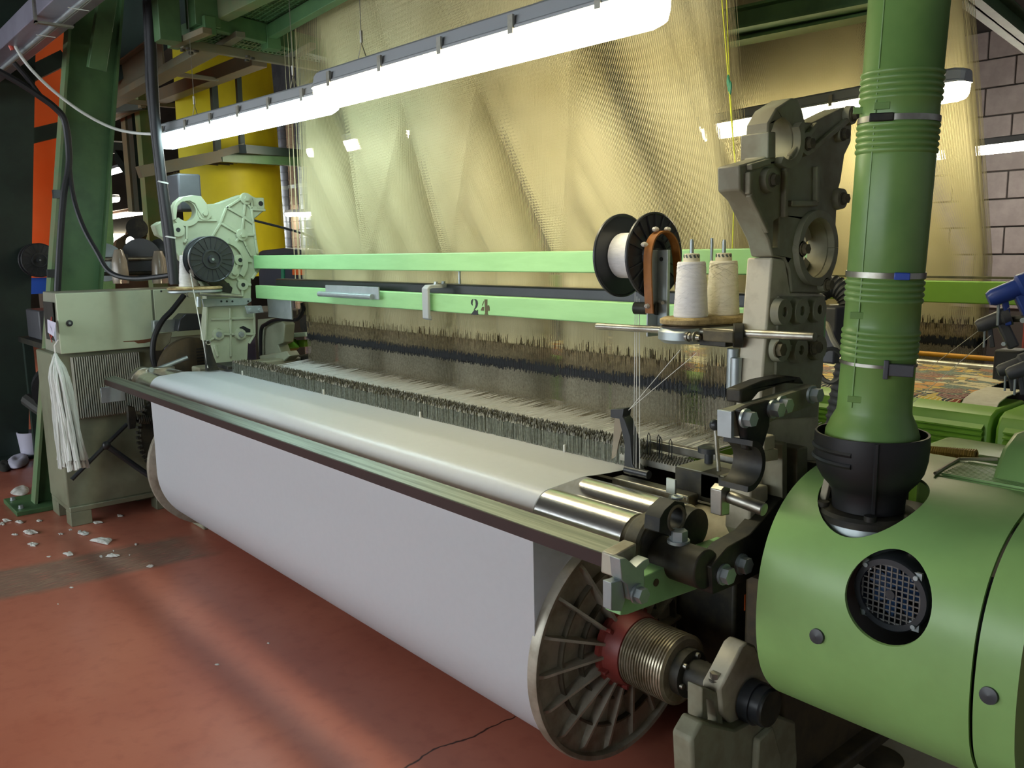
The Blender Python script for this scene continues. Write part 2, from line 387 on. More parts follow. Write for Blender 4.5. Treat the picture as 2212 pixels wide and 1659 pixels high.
# ---------------------------------------------------------------- fluorescent fixtures
def fixture(p0, p1, lens, label, group, wires=(), top=3.2, clips=5, house='lamp_grey', wid=1.0, name='fluorescent_lamp'):
    p0, p1 = Vector(p0), Vector(p1); d = (p1 - p0); Lh = d.length; d.normalize(); sd = Vector((-d.y, d.x, 0)).normalized(); up = d.cross(sd); up = up if up.z > 0 else -up
    t = T(name, label, 'lamp', (p0+p1)/2, group)
    def ext(prof, ends):
        rings = []
        for q, sc in ends: rings.append([p0 + d*q + sd*(a*sc*wid) + up*(bz*(0.5+0.5*sc)*wid) for a, bz in prof])
        return S().loft(rings)
    ends = [(0.0, 0.55), (0.012, 0.8), (0.045, 1), (Lh-0.045, 1), (Lh-0.012, 0.8), (Lh, 0.55)]
    O('housing', ext([(-0.062, 0.0), (-0.062, 0.008), (-0.054, 0.014), (-0.045, 0.05), (-0.03, 0.06), (0.03, 0.06), (0.045, 0.05), (0.054, 0.014), (0.062, 0.008), (0.062, 0.0)], ends), house, t, ang=25)
    ie = [(0.006, 0.5), (0.02, 0.8), (0.055, 0.97), (Lh-0.055, 0.97), (Lh-0.02, 0.8), (Lh-0.006, 0.5)]
    O('diffuser', ext([(-0.060, -0.001), (-0.057, -0.03), (-0.045, -0.058), (-0.025, -0.070), (0.025, -0.070), (0.045, -0.058), (0.057, -0.03), (0.060, -0.001)], ie), lens, t, ang=25)
    for k in range(clips):
        q = Lh*(k+0.5)/clips
        for sgn in (-1, 1):
            c = p0 + d*q + sd*sgn*0.063*wid + up*0.012
            O('clip', S().box(c, (0.02, 0.008, 0.05), Matrix((d, sd, up)).transposed()), 'steel', t)
    for q in wires:
        a = p0 + d*q + up*0.06
        O('hanger', S().tube([a - d*0.03, a + up*0.06, a + d*0.03], 0.002, 5).tube([a + up*0.06, a + up*0.10], 0.006, 6).cyl(a + up*0.10, V(a.x, a.y, top), 0.0016, n=5), 'steel', t)
    return t
l1a, l1b = at(352, 296, z=2.19), at(720, 205, z=2.19)
l2a, l2b = at(694, 196, z=2.15), at(1438, -14, z=2.15)
fixture(l1a, l1b, 'lens_cool', 'cool white fluorescent lamp hanging above the left half of the loom', 'lamps over the loom', (0.4, 1.35), clips=6)
fixture(l2a, l2b, 'lens_warm', 'warm yellowish fluorescent lamp hanging above the right half of the loom', 'lamps over the loom', (0.28, 1.2), clips=5)
# neighbouring aisle, right
fixture(at(1478, 284, z=2.2), at(2092, 176, z=2.2), 'lens_warm', 'warm fluorescent lamp between the two harness curtains', 'lamps behind the loom', (0.3,), top=4.5, clips=4)
fixture(at(1990, 332, z=2.35), at(2330, 292, z=2.35), 'lens_far', 'bright white fluorescent lamp beyond the neighbouring harness', 'lamps behind the loom', (0.3,), top=4.5, clips=0)
# two unseen lamps added to brighten the yellow and orange sheets
fixture((-7.0, 3.7, 2.45), (-5.5, 3.7, 2.45), 'lens_far', 'added fluorescent lamp hidden behind the harness, brightening the yellow sheet', 'lamps behind the loom', (0.3,), top=5.2, clips=0)
fixture((-9.2, 0.55, 2.7), (-8.2, 0.55, 2.7), 'lens_far', 'added unseen fluorescent lamp past the dark column, brightening the orange sheet', 'lamps far down the hall', (0.3,), top=5.2, clips=0)
# far left
fl = [((232, 466), (318, 452), 'orange-framed fluorescent lamp far down the hall beside the green column', 'lamp_rust', 2.2), ((312, 456), (408, 440), 'orange-framed fluorescent lamp far down the hall behind the clamp of the loom side', 'lamp_rust', 2.2),
      ((616, 460), (686, 458), 'small white fluorescent lamp beside the silver ducts', 'lamp_grey', 2.3), ((220, 432), (254, 427), 'short white lamp far down the hall under the green braces', 'lamp_grey', 2.6),
      ((228, 372), (262, 362), 'bluish white lamp high in the far green bracing', 'lamp_grey', 3.0), ((278, 388), (296, 384), 'tiny warm lamp below the far catwalk', 'lamp_grey', 2.8)]
for a, bb, lb, hs, zz in fl:
    pa, pb = at(*a, z=zz), at(*bb, z=zz); k = 13.0/max(1.0, (pa-EYE).length)
    if k < 1: pa, pb = EYE + (pa-EYE)*k, EYE + (pb-EYE)*k
    fixture(pa, pb, 'lens_far', lb, 'lamps far down the hall', (0.1,), top=5.2, clips=0, house=hs, wid=0.75)
# ================================================================ the loom
XW0, XW1 = -4.65, -1.62                      # cloth edges
AY, AZ = 1.78, 0.40                          # cloth beam axis
loom = T('weaving_loom', 'large jacquard loom with two cast side towers and green rails stencilled 24', 'loom', (-3.0, 2.1, 0))
# ---- white cloth
fab = T('white_cloth', 'plain white woven cloth running over the chrome rollers down onto its roll', 'cloth', (-3.1, 1.78, 0.05))
path = [(2.00, 0.912), (1.9, 0.914), (1.75, 0.920), (1.68, 0.925), (1.66, 0.9275), (1.64, 0.9285), (1.62, 0.9275), (1.59, 0.925), (1.53, 0.9205)]
path += [(1.515 - 0.067*math.sin(a), 0.853 + 0.067*math.cos(a)) for a in [math.radians(d) for d in range(10, 91, 10)]]
path += [(1.450, 0.70), (1.451, 0.55)]
RR = 0.328
path += [(AY - (RR+0.002)*math.cos(math.radians(d)), AZ - (RR+0.002)*math.sin(math.radians(d))) for d in range(0, 200, 6)]
nx = 24
def sheet(path, x0, x1, th, nx=24, wob=0.0):
    s = S(); n = len(path); top = []; bot = []
    for j in range(nx+1):
        x = x0 + (x1-x0)*j/nx
        for i, (y, z) in enumerate(path):
            a = path[max(0, i-1)]; b = path[min(n-1, i+1)]; d = Vector((b[0]-a[0], b[1]-a[1])).normalized(); nn = Vector((d.y, -d.x))
            k = wob*noise.noise(Vector((x*1.5, y*2, z*2)))
            top.append((x, y + nn.x*k, z + nn.y*k)); bot.append((x, y - nn.x*(th-k), z - nn.y*(th-k)))
    N = len(top); fs = []
    for j in range(nx):
        for i in range(n-1):
            a = j*n+i; fs.append((a, a+1, a+n+1, a+n)); fs.append((a+N, a+n+N, a+n+1+N, a+1+N))
    for j in (0, nx):
        for i in range(n-1): a = j*n+i; fs.append((a, a+N, a+1+N, a+1))
    for i in (0, n-1):
        for j in range(nx): a = j*n+i; fs.append((a, a+n, a+n+N, a+N))
    return s.add(top + bot, fs)
O('web', sheet(path, XW0, XW1, 0.0015), 'fabric', fab, ang=60)
O('roll', S().cyl((XW0, AY, AZ), (XW1, AY, AZ), RR, n=96), 'fabric_roll', fab)
# ---- cloth beam with its ribbed flanges
beam = T('cloth_beam', 'cast metal cloth beam with ribbed round flanges, red hub and threaded drum', 'cloth beam', (-3.1, AY, 0.05))
def flange(xf, sg, R, ribs):
    disc = O('flange', S().lathe([(0, 0.05), (0, R-0.02), (sg*0.018, R-0.016), (sg*0.020, R-0.004), (sg*0.014, R), (-sg*0.012, R), (-sg*0.016, R-0.006), (-sg*0.016, 0.05)], (xf, AY, AZ), (1, 0, 0), 96, cap=False), 'cast_alu', beam)
    if not ribs: return
    for r in (0.165, 0.245):
        O('ring_rib', S().lathe([(0, r-0.004), (sg*0.018, r-0.003), (sg*0.018, r+0.003), (0, r+0.004)], (xf, AY, AZ), (1, 0, 0), 72, cap=False), 'cast_alu_dark', disc)
    base = None
    for k in range(18):
        if base is None:
            base = O('rib', S().add([(0, -0.006, 0.09), (0, 0.006, 0.09), (0, 0.006, R-0.022), (0, -0.006, R-0.022), (sg*0.05, -0.004, 0.09), (sg*0.05, 0.004, 0.09), (sg*0.016, 0.004, R-0.04), (sg*0.016, -0.004, R-0.04)],
                     [(0,3,2,1),(4,5,6,7),(0,1,5,4),(1,2,6,5),(2,3,7,6),(3,0,4,7)]), 'cast_alu', disc); o = base
        else: o = base.copy(); COL.objects.link(o); o.parent = disc
        o.location = (xf, AY, AZ); o.rotation_euler = (math.radians(10 + 20*k), 0, 0)
flange(-1.617, 1, 0.350, True)
flange(-4.70, -1, 0.362, False)
O('hub', S().lathe([(-0.02, 0.05), (0.0, 0.118), (0.018, 0.122), (0.022, 0.112), (0.05, 0.108), (0.072, 0.101), (0.075, 0.05)], (-1.60, AY, AZ), (1, 0, 0), 48, cap=False), 'hub_red', beam, label='red hub')
for k in range(6):
    a = math.radians(60*k+20); O('hub_lug', S().box((-1.572, AY + 0.112*math.cos(a), AZ + 0.112*math.sin(a)), (0.028, 0.03, 0.012), Matrix.Rotation(a, 3, 'X')), 'hub_red', beam, bev=0.003)
pr = [(0, 0.04)]
for k in range(16): pr += [(0.0+k*0.0095, 0.0905), (0.002+k*0.0095, 0.0985), (0.0065+k*0.0095, 0.0985), (0.0085+k*0.0095, 0.0905)]
pr += [(0.153, 0.088), (0.155, 0.04)]
O('threaded_drum', S().lathe(pr, (-1.527, AY, AZ), (1, 0, 0), 56, cap=False), 'thread_steel', beam, label='threaded steel drum')
O('collar', S().lathe([(0, 0.03), (0, 0.066), (0.03, 0.066), (0.034, 0.058), (0.034, 0.03)], (-1.375, AY, AZ), (1, 0, 0), 40, cap=False), 'black_iron', beam)
for k in range(6):
    a = math.radians(60*k+15); O('collar_screw', S().cyl((-1.342, AY+0.054*math.cos(a), AZ+0.054*math.sin(a)), (-1.333, AY+0.054*math.cos(a), AZ+0.054*math.sin(a)), 0.008, n=12), 'steel', beam)
O('shaft', S().cyl((-1.36, AY, AZ), (-1.10, AY, AZ), 0.046, n=36).cyl((-1.25, AY, AZ), (-1.244, AY, AZ), 0.048, n=36), 'black_iron', beam)
O('end_cap', S().lathe([(0, 0.02), (0, 0.056), (0.03, 0.056), (0.03, 0.05), (0.055, 0.05), (0.062, 0.043), (0.062, 0.0)], (-1.165, AY, AZ), (1, 0, 0), 36, cap=False), 'black_plastic', beam, label='black shaft end cap')
# ---- bearing stand carrying the beam shaft
st = T('bearing_stand', 'pale cast bearing stand with clamp screw holding the end of the cloth beam shaft', 'bearing stand', (-1.2, 1.8, 0))
xs = -1.17
O('upper_plate', S().prism(yz(xs, (1555, 1490), (1570, 1462), (1601, 1400), (1615, 1388), (1632, 1395), (1660, 1460), (1672, 1530), (1640, 1585), (1590, 1575), (1560, 1545)), 'x', -1.225, xs), 'loom_white', st, bev=0.006)
O('clamp_block', S().prism(yz(xs, (1524, 1488), (1560, 1500), (1568, 1545), (1570, 1572), (1558, 1570), (1552, 1520), (1534, 1514), (1538, 1560), (1524, 1560)), 'x', -1.225, -1.18), 'loom_paint_dusty', st, bev=0.004)
q = at(1545, 1480, x=-1.20); O('clamp_bolt', S().cyl(q - V(0, 0, 0.09), q + V(0, 0, 0.03), 0.007, n=14).hexn(q + V(0, 0, 0.012), (0, 0, 1), 0.014, 0.022), 'steel', st)
O('base_casting', S().prism(yz(-1.14, (1494, 1600), (1518, 1558), (1556, 1570), (1590, 1578), (1660, 1540), (1720, 1560), (1724, 1640), (1715, 1760), (1500, 1760)), 'x', -1.20, -1.14), 'loom_paint_dusty', st, bev=0.008)
O('base_rib', S().prism(yz(-1.12, (1640, 1600), (1672, 1570), (1690, 1640), (1670, 1760), (1630, 1760)), 'x', -1.14, -1.12), 'loom_paint_dusty', st, bev=0.006)
O('foot', S().bx(-1.30, -1.08, 1.60, 2.02, 0.0, 0.05), 'loom_paint_dusty', st, bev=0.006)
# ---- rollers
O('breast_roller', S().cyl((-4.93, 1.515, 0.853), (-1.315, 1.515, 0.853), 0.065, n=64), 'chrome', loom, label='chrome breast roller')
O('guide_roller', S().cyl((-4.93, 1.645, 0.869), (-1.27, 1.645, 0.869), 0.055, n=64), 'chrome', loom, label='second chrome roller')
# right roller bearings
def arc_tube(c, r, t): return S().tube([c + V(0, r*math.cos(k*math.pi/16), r*math.sin(k*math.pi/16)) for k in range(32)], t, 8, closed=True)
rb = O('roller_bearing', S().lathe([(0, 0.02), (0, 0.058), (0.012, 0.064), (0.05, 0.064), (0.055, 0.055), (0.055, 0.02)], (-1.30, 1.515, 0.853), (1, 0, 0), 40, cap=False).cyl((-1.26, 1.515, 0.835), (-1.11, 1.515, 0.835), 0.046, n=36), 'black_iron', loom, bev=0.004)
O('bearing_ring', S().lathe([(0, 0.03), (0, 0.07), (0.01, 0.076), (0.04, 0.076), (0.046, 0.07), (0.046, 0.03)], (-1.298, 1.515, 0.853), (1, 0, 0), 40, cap=False), 'dusty_iron', rb)
O('felt_ring', S().lathe([(0, 0.03), (0, 0.062), (0.018, 0.06), (0.018, 0.03)], (-1.316, 1.515, 0.853), (1, 0, 0), 40, cap=False), 'dusty_iron', rb)
O('bearing_bolt', S().hexn((-1.19, 1.515, 0.878), (0, 0, 1), 0.021, 0.03), 'zinc', rb)
O('guide_bracket', S().prism(yz(-1.20, (1424, 1150), (1426, 1120), (1436, 1102), (1458, 1082), (1478, 1085), (1484, 1112), (1472, 1145), (1450, 1158), (1420, 1150)), 'x', -1.245, -1.20, [circ(*yz(-1.20, (1461, 1120))[0], 0.026)]), 'black_iron', loom, bev=0.005)
q = at(1461, 1120, x=-1.20); O('bore_ring', arc_tube(q, 0.029, 0.004), 'dusty_iron', loom)
O('bracket_neck', S().cyl((-1.28, 1.645, 0.869), (-1.24, 1.645, 0.869), 0.05, n=28), 'black_iron', loom)
q = at(1463, 1074, x=-1.23); O('bracket_eye', S().tube([q + V(0.011*math.cos(a), 0.011*math.sin(a), 0) for a in [k*math.pi/8 for k in range(16)]], 0.004, 8, closed=True), 'zinc', loom)
# left roller bearing
lb = O('roller_bearing', S().lathe([(0, 0.03), (0, 0.078), (0.06, 0.078), (0.06, 0.03)], (-4.98, 1.515, 0.86), (1, 0, 0), 32, cap=False).box((-4.95, 1.60, 0.90), (0.07, 0.16, 0.06)), 'steel', loom, bev=0.004)
O('bearing_bolt', S().cyl((-4.91, 1.545, 0.925), (-4.90, 1.545, 0.925), 0.014, n=16).cyl((-4.95, 1.60, 0.92), (-4.93, 1.76, 0.97), 0.013, n=14), 'zinc', lb)
# ---- straightedge bar in front of the rollers
ex0, ex1 = -5.02, -1.215
SE = O('front_bar', S().prism([(1.32, 0.857), (1.38, 0.860), (1.381, 0.898), (1.321, 0.887)], 'x', ex0, ex1), 'straightedge', loom, bev=0.002, label='long brushed steel bar')
O('bar_front_strip', S().prism([(1.3165, 0.856), (1.32, 0.856), (1.321, 0.886), (1.3175, 0.886)], 'x', ex0+0.03, ex1), 'straightedge_front', SE, label='dark brown painted front')
O('bar_strap', S().prism([(1.31, 0.845), (1.385, 0.85), (1.388, 0.904), (1.313, 0.894)], 'x', -1.243, -1.205), 'cast_alu', SE, bev=0.004)
xb = -1.165
# V bracket
O('v_bracket', S().prism(yz(xb, (1339, 1208), (1352, 1206), (1362, 1214), (1375, 1226), (1390, 1212), (1401, 1206), (1404, 1217), (1392, 1232), (1393, 1280), (1385, 1296), (1361, 1297), (1354, 1262), (1343, 1252)), 'x', xb-0.03, xb), 'zinc', loom, bev=0.0015)
O('stop_plate', S().prism(yz(xb, (1328, 1262), (1352, 1256), (1358, 1300), (1350, 1324), (1328, 1322)), 'x', xb-0.035, xb-0.01), 'zinc', loom, bev=0.0015)
O('v_bolt', S().hexn(at(1376, 1282, x=xb), (1, 0, 0), 0.018, 0.022), 'zinc', loom)
# green arm reaching forward from the frame
O('front_arm', S().prism(yz(xb-0.03, (1340, 1330), (1345, 1262), (1392, 1245), (1470, 1210), (1560, 1176), (1610, 1158), (1640, 1230), (1520, 1268), (1430, 1300), (1355, 1328)), 'x', xb-0.075, xb-0.03), 'rail_green', loom, bev=0.003)
for p in ((1416, 1258), (1461, 1238)): O('arm_hole', S().cyl(at(*p, x=xb-0.031), at(*p, x=xb-0.031) + V(0.003, 0, 0), 0.009, n=16), 'greasy_brown', loom)
# left end of the bar
O('bar_bracket', S().bx(-5.06, -5.05, 1.31, 1.44, 0.745, 0.835), 'zinc', loom, bev=0.003)
O('bar_lever', S().prism(yz(-5.0, (275, 875), (292, 880), (296, 905), (293, 925), (280, 928), (277, 905)), 'x', -5.03, -5.0), 'black_iron', loom, bev=0.004)
p0, p1 = at(296, 905, x=-5.0), at(330, 907, x=-5.0)
O('spring', S().tube([p0.lerp(p1, k/72) + V(0.022*math.cos(k*2*math.pi/9), 0, 0.022*math.sin(k*2*math.pi/9)) for k in range(73)], 0.006, 6), 'black_iron', loom)

# ---- rails
RY = 2.11
def rail(name, z0, z1, x0, x1, th=0.04): return O(name, S().bx(x0, x1, RY, RY+th, z0, z1), 'rail_green', loom, bev=0.004)
zu = at(1080, 550, y=RY).z; 
rail('upper_rail', 1.470, 1.545, -4.74, -1.20)
lr = rail('lower_rail', 1.300, 1.375, -4.74, -1.20)
O('rear_bar', S().bx(-4.62, -1.25, 2.18, 2.235, 1.350, 1.412), 'black_plastic', loom, bev=0.006, label='long black bar behind the lower rail')
# number 24, stencil numerals standing a hair proud of the rail face
def numeral(polys, m, holes=()):
    s = S()
    for k, p in enumerate(polys): s.prism(xz(RY, *[(900 + a/5.53, 520 + b/5.53) for a, b in p]), 'y', RY-0.0012, RY+0.001, [xz(RY, *[(900 + a/5.53, 520 + b/5.53) for a, b in h]) for h in (holes[k] if k < len(holes) else [])])
    return O('numeral', s, m, lr)
two = [[(650, 735), (655, 710), (672, 697), (680, 700), (672, 720), (668, 750), (672, 775), (665, 770), (652, 755)],
       [(690, 697), (712, 700), (728, 718), (734, 750), (728, 780), (712, 805), (690, 828), (683, 826), (700, 795), (708, 760), (704, 722), (692, 704)],
       [(652, 880), (686, 832), (700, 828), (714, 836), (733, 824), (735, 884), (690, 884)]]
four = [[(768, 834), (770, 822), (788, 788), (806, 790), (806, 836)], [(782, 772), (800, 724), (808, 718), (798, 752), (788, 776)],
        [(812, 700), (846, 700), (846, 772), (864, 770), (872, 790), (874, 836), (852, 836), (850, 868), (858, 886), (812, 884), (820, 860), (816, 790)]]
numeral(two, 'numeral_black'); numeral(four, 'numeral_worn')
hd = O('rail_grip', S().bx(*[at(705, 630, y=RY-0.02).x, at(820, 640, y=RY-0.02).x], RY-0.025, RY-0.018, 1.338, 1.395).cyl((at(703, 640, y=RY).x, RY-0.035, 1.350), (at(818, 648, y=RY).x, RY-0.035, 1.350), 0.013, n=20), 'zinc', loom, bev=0.001)
cx_ = at(930, 650, y=RY).x
cl = O('rail_clamp', S().prism([(RY-0.03, 1.27), (RY-0.01, 1.262), (RY-0.01, 1.28), (RY-0.016, 1.285), (RY-0.016, 1.392), (RY-0.004, 1.398), (RY+0.15, 1.398), (RY+0.15, 1.412), (RY-0.012, 1.412), (RY-0.03, 1.398)], 'x', cx_-0.022, cx_+0.022), 'lamp_grey', loom, bev=0.004)
for dy in (0.03, 0.07): O('clamp_nut', S().hexn((cx_, RY+dy, 1.412), (0, 0, 1), 0.009, 0.012), 'zinc', cl)
O('clamp_screw', S().cyl((cx_+0.05, RY+0.12, 1.40), (cx_+0.05, RY+0.12, 1.47), 0.006, n=12).hexn((cx_+0.05, RY+0.12, 1.465), (0, 0, 1), 0.012, 0.014), 'zinc', cl)

# ---- left side tower
XL = -4.75
lt_out = [(332,487),(345,479),(376,473),(388,484),(405,487),(424,478),(434,458),(441,441),(467,440),(518,421),(541,421),(552,427),(571,427),(573,454),(550,473),(547,478),(554,517),(559,546),(562,560),(560,581),(543,602),(543,648),(533,657),(548,672),(549,722),(537,742),(535,785),(462,785),(458,745),(441,735),(443,690),(447,655),(440,615),(420,590),(390,560),(364,525),(353,514),(340,508)]
lt = O('side_tower', S().prism(yz(XL, *lt_out), 'x', XL-0.06, XL), 'loom_paint', loom, bev=0.006, label='pale green cast side tower with ribs and bolts')
def rib3(pts, w, m, par, x, pr=0.012, closed=False):
    s = S(); P = [at(a, b, x=x) for a, b in pts]
    for a, b in zip(P[:-1], P[1:]): s.bar(a + V(pr/2, 0, 0), b + V(pr/2, 0, 0), w, pr, up=Vector((1, 0, 0)))
    return O('rib', s, m, par, bev=0.003)
def cp7(*pts): return [(330 + a/5.53, 380 + b/5.53) for a, b in pts]
for r in ([(1080,250),(870,385),(800,570),(700,730)], [(1100,290),(1080,480),(1055,690),(980,800)], [(870,370),(1080,490),(1190,570)], [(800,560),(1020,690)], [(1100,300),(1170,390),(1195,560),(1220,760),(1245,930)], [(1060,720),(1110,840),(1175,960)], [(1070,705),(1220,705)], [(1180,400),(1340,410)], [(1170,265),(1180,380),(1240,380)], [(1010,1010),(1175,1020)], [(1040,1010),(985,1110)], [(950,1150),(1060,1300),(1170,1300)], [(1060,1310),(1065,1440)], [(530,530),(760,530)], [(400,590),(400,760),(370,800)], [(1180,1230),(1265,1110)]):
    rib3(cp7(*r), 0.014, 'loom_paint', lt, XL)
for r in ([(455, 690), (547, 687)], [(447, 738), (475, 722), (548, 722)], [(496, 665), (498, 770)], [(470, 770), (462, 745)], [(548, 672), (549, 722), (537, 742)], [(447, 655), (443, 735)]): rib3(r, 0.012, 'loom_paint', lt, XL)
for (a, b, r) in ((1105,275,.035),(1055,705,.035),(1030,1005,.032),(950,1155,.038),(1065,1300,.034),(290,645,.040),(605,450,.040),(880,1300,.03)):
    p = at(330+a/5.53, 380+b/5.53, x=XL); bo = O('boss', S().lathe([(0, 0), (0, r), (0.016, r*0.92), (0.018, 0.0)], p, (1, 0, 0), 24, cap=False), 'loom_paint', lt)
    O('bolt', S().hexn(p + V(0.018, 0, 0), (1, 0, 0), 0.014, 0.012), 'loom_paint', lt) if (a, b) in ((1105,275),(1055,705),(950,1155),(605,450)) else O('hole', S().cyl(p + V(0.0175, 0, 0), p + V(0.019, 0, 0), 0.012, n=16), 'coupling', lt)
for a, b in ((470, 722), (518, 722)):
    p = at(a, b, x=XL); O('boss', S().lathe([(0, 0), (0, .034), (0.02, .03), (0.02, 0)], p, (1, 0, 0), 24, cap=False), 'loom_paint', lt); O('bolt', S().hexn(p + V(0.02, 0, 0), (1, 0, 0), 0.014, 0.012), 'zinc', lt)
p = at(1290/5.53+330, 330/5.53+380, x=XL); O('hole', S().cyl(p, p + V(0.002, 0, 0), 0.014, n=16), 'coupling', lt)
p = at(530, 711, x=XL); O('hole', S().prism([(p.y-0.035, p.z+0.012), (p.y-0.012, p.z+0.02), (p.y+0.03, p.z-0.004), (p.y+0.028, p.z-0.02), (p.y+0.005, p.z-0.02), (p.y-0.03, p.z-0.004)], 'x', XL, XL+0.002), 'coupling', lt)
# open clamp ring on top
rc = at(400, 456, x=XL)
def arcring(c, x0, x1, ro, ri, a0, a1, n=28):
    out = circ(c.y, c.z, ro, n, math.radians(a0), math.radians(a1)); inn = circ(c.y, c.z, ri, n, math.radians(a1), math.radians(a0)); return S().prism(out + inn, 'x', x0, x1)
O('clamp_ring', arcring(rc, XL-0.05, XL+0.012, 0.082, 0.054, -140, 75), 'loom_paint', lt, bev=0.004)
jaw = yz(XL, (372, 476), (371, 450), (378, 436), (392, 425), (410, 422), (432, 424), (444, 440), (449, 460), (445, 470), (434, 470), (426, 456), (418, 440), (405, 434), (392, 436), (381, 446), (378, 475))
O('clamp_jaw', S().prism(jaw, 'x', XL-0.04, XL+0.02), 'loom_paint', lt, bev=0.004)
O('bore_arc', arcring(at(483, 566, x=XL), XL, XL+0.02, 0.135, 0.105, -40, 75), 'loom_paint', lt, bev=0.003)
O('motor_box', S().bx(XL-0.30, XL-0.10, at(402, 430, x=XL).y, at(452, 430, x=XL).y, 1.80, 2.0), 'grey_plastic', loom, bev=0.01)
# horizontal strap and brackets on the left tower
O('strap', S().prism(yz(XL+0.03, (436, 646), (470, 645), (542, 644), (543, 650), (530, 659), (440, 663)), 'x', XL+0.02, XL+0.035), 'zinc', loom, bev=0.002)
O('strap_pin', S().cyl(at(429, 663, x=XL+0.05), at(429, 641, x=XL+0.05), 0.012, n=16), 'zinc', loom)
for a in (478, 490, 502, 536): O('hole', S().cyl(at(a, 651, x=XL+0.0352), at(a, 651, x=XL+0.0352) + V(0.001, 0, 0), 0.006, n=12), 'coupling', loom)
O('plate', S().prism(yz(XL+0.06, (530, 661), (565, 660), (570, 675), (535, 678)), 'x', XL+0.045, XL+0.06), 'zinc', loom, bev=0.002)
for a in (541, 562): O('bolt', S().hexn(at(a, 670, x=XL+0.06), (1, 0, 0), 0.012, 0.014), 'zinc', loom)
O('plate', S().bx(-4.70, -4.40, 2.16, 2.17, 1.19, 1.31), 'zinc', loom, bev=0.002)
# ---- right side tower (seen from its outer side)
XR = -1.15
def yzr(*pts): return yz(XR, *pts)
ro = [(1597,357),(1655,340),(1658,300),(1660,265),(1678,233),(1712,211),(1725,216),(1734,238),(1740,264),(1757,264),(1809,238),(1825,231),(1841,245),(1839,306),(1825,335),(1817,390),(1806,432),(1808,452),(1804,530),(1807,560),(1802,583),(1793,612),(1774,634),(1711,631),(1706,583),(1695,558),(1669,554),(1661,520),(1619,432),(1598,410)]
hy, hz = yzr((1757, 536))[0]; ky, kz = yzr((1690, 302))[0]
slot = yzr((1672,478),(1684,470),(1682,535),(1670,535))
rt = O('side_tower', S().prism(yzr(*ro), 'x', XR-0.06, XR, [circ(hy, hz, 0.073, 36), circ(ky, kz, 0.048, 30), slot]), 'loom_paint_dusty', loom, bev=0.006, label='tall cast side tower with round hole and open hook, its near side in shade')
O('hook_jaw', arcring(Vector((0, ky, kz)), XR, XR+0.02, 0.066, 0.047, -120, 40), 'loom_paint_dusty', rt, bev=0.003)
O('hook_lip', S().prism(yzr((1655,342),(1656,285),(1672,285),(1672,342)), 'x', XR-0.07, XR+0.005), 'loom_paint_dusty', rt, bev=0.003)
O('bore_rim', arcring(Vector((0, hy, hz)), XR-0.05, XR+0.016, 0.094, 0.074, 0, 359.9, 40), 'loom_paint_dusty', rt, bev=0.003)
O('bore_ledge', arcring(Vector((0, hy, hz)), XR-0.06, XR-0.045, 0.0725, 0.045, 20, 330, 36), 'loom_white', rt)
for r in ([(1690,370),(1688,470)], [(1757,360),(1757,440)], [(1700,440),(1757,440)], [(1612,372),(1612,420),(1652,500)], [(1757,270),(1700,340),(1688,372)], [(1740,330),(1836,250)], [(1612,362),(1655,350)]):
    s = S(); P = [at(a, b, x=XR) for a, b in r]
    for a, b in zip(P[:-1], P[1:]): s.bar(a + V(0.007, 0, 0), b + V(0.007, 0, 0), 0.014, 0.014, up=Vector((1, 0, 0)))
    O('rib', s, 'loom_paint_dusty', rt, bev=0.003)
for a, b, r in ((1732,312,.03),(1830,250,.025),(1808,430,.028),(1655,390,.03),(1722,538,.022),(1774,615,.02),(1808,292,.018)):
    p = at(a, b, x=XR); O('boss', S().lathe([(0, 0), (0, r), (0.016, r*.9), (0.016, 0)], p, (1, 0, 0), 24, cap=False), 'loom_paint_dusty', rt)
    O('bolt', S().hexn(p + V(0.016, 0, 0), (1, 0, 0), 0.013, 0.014), 'dusty_iron', rt)
# lower post of the right side
po = [(1672,556),(1700,560),(1712,632),(1785,634),(1782,720),(1776,830),(1770,1010),(1640,1090),(1640,960),(1652,800)]
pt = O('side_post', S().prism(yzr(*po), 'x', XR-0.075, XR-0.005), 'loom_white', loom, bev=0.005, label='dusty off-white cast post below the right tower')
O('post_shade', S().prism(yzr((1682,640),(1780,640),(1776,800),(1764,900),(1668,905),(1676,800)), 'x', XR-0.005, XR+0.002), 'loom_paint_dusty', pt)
for (a, b) in ((1680,673),(1718,671),(1756,668),(1677,752),(1716,755),(1757,750)):
    p = at(a, b, x=XR+0.002); O('boss', S().lathe([(0, 0.012), (0, 0.034), (0.02, 0.031), (0.02, 0.012), (0.002, 0.012)], p, (1, 0, 0), 24, cap=False), 'loom_paint_dusty', pt)
for r in ([(1680,673),(1756,668)], [(1677,752),(1757,750)]):
    P = [at(a, b, x=XR+0.002) for a, b in r]; O('rib', S().bar(P[0] + V(0.005, 0, 0), P[1] + V(0.005, 0, 0), 0.016, 0.012, up=Vector((1, 0, 0))), 'loom_paint_dusty', pt)
for (a, b) in ((1680,755),(1757,750)): O('bolt', S().hexn(at(a, b, x=XR+0.02), (1, 0, 0), 0.016, 0.016), 'dusty_iron', pt)
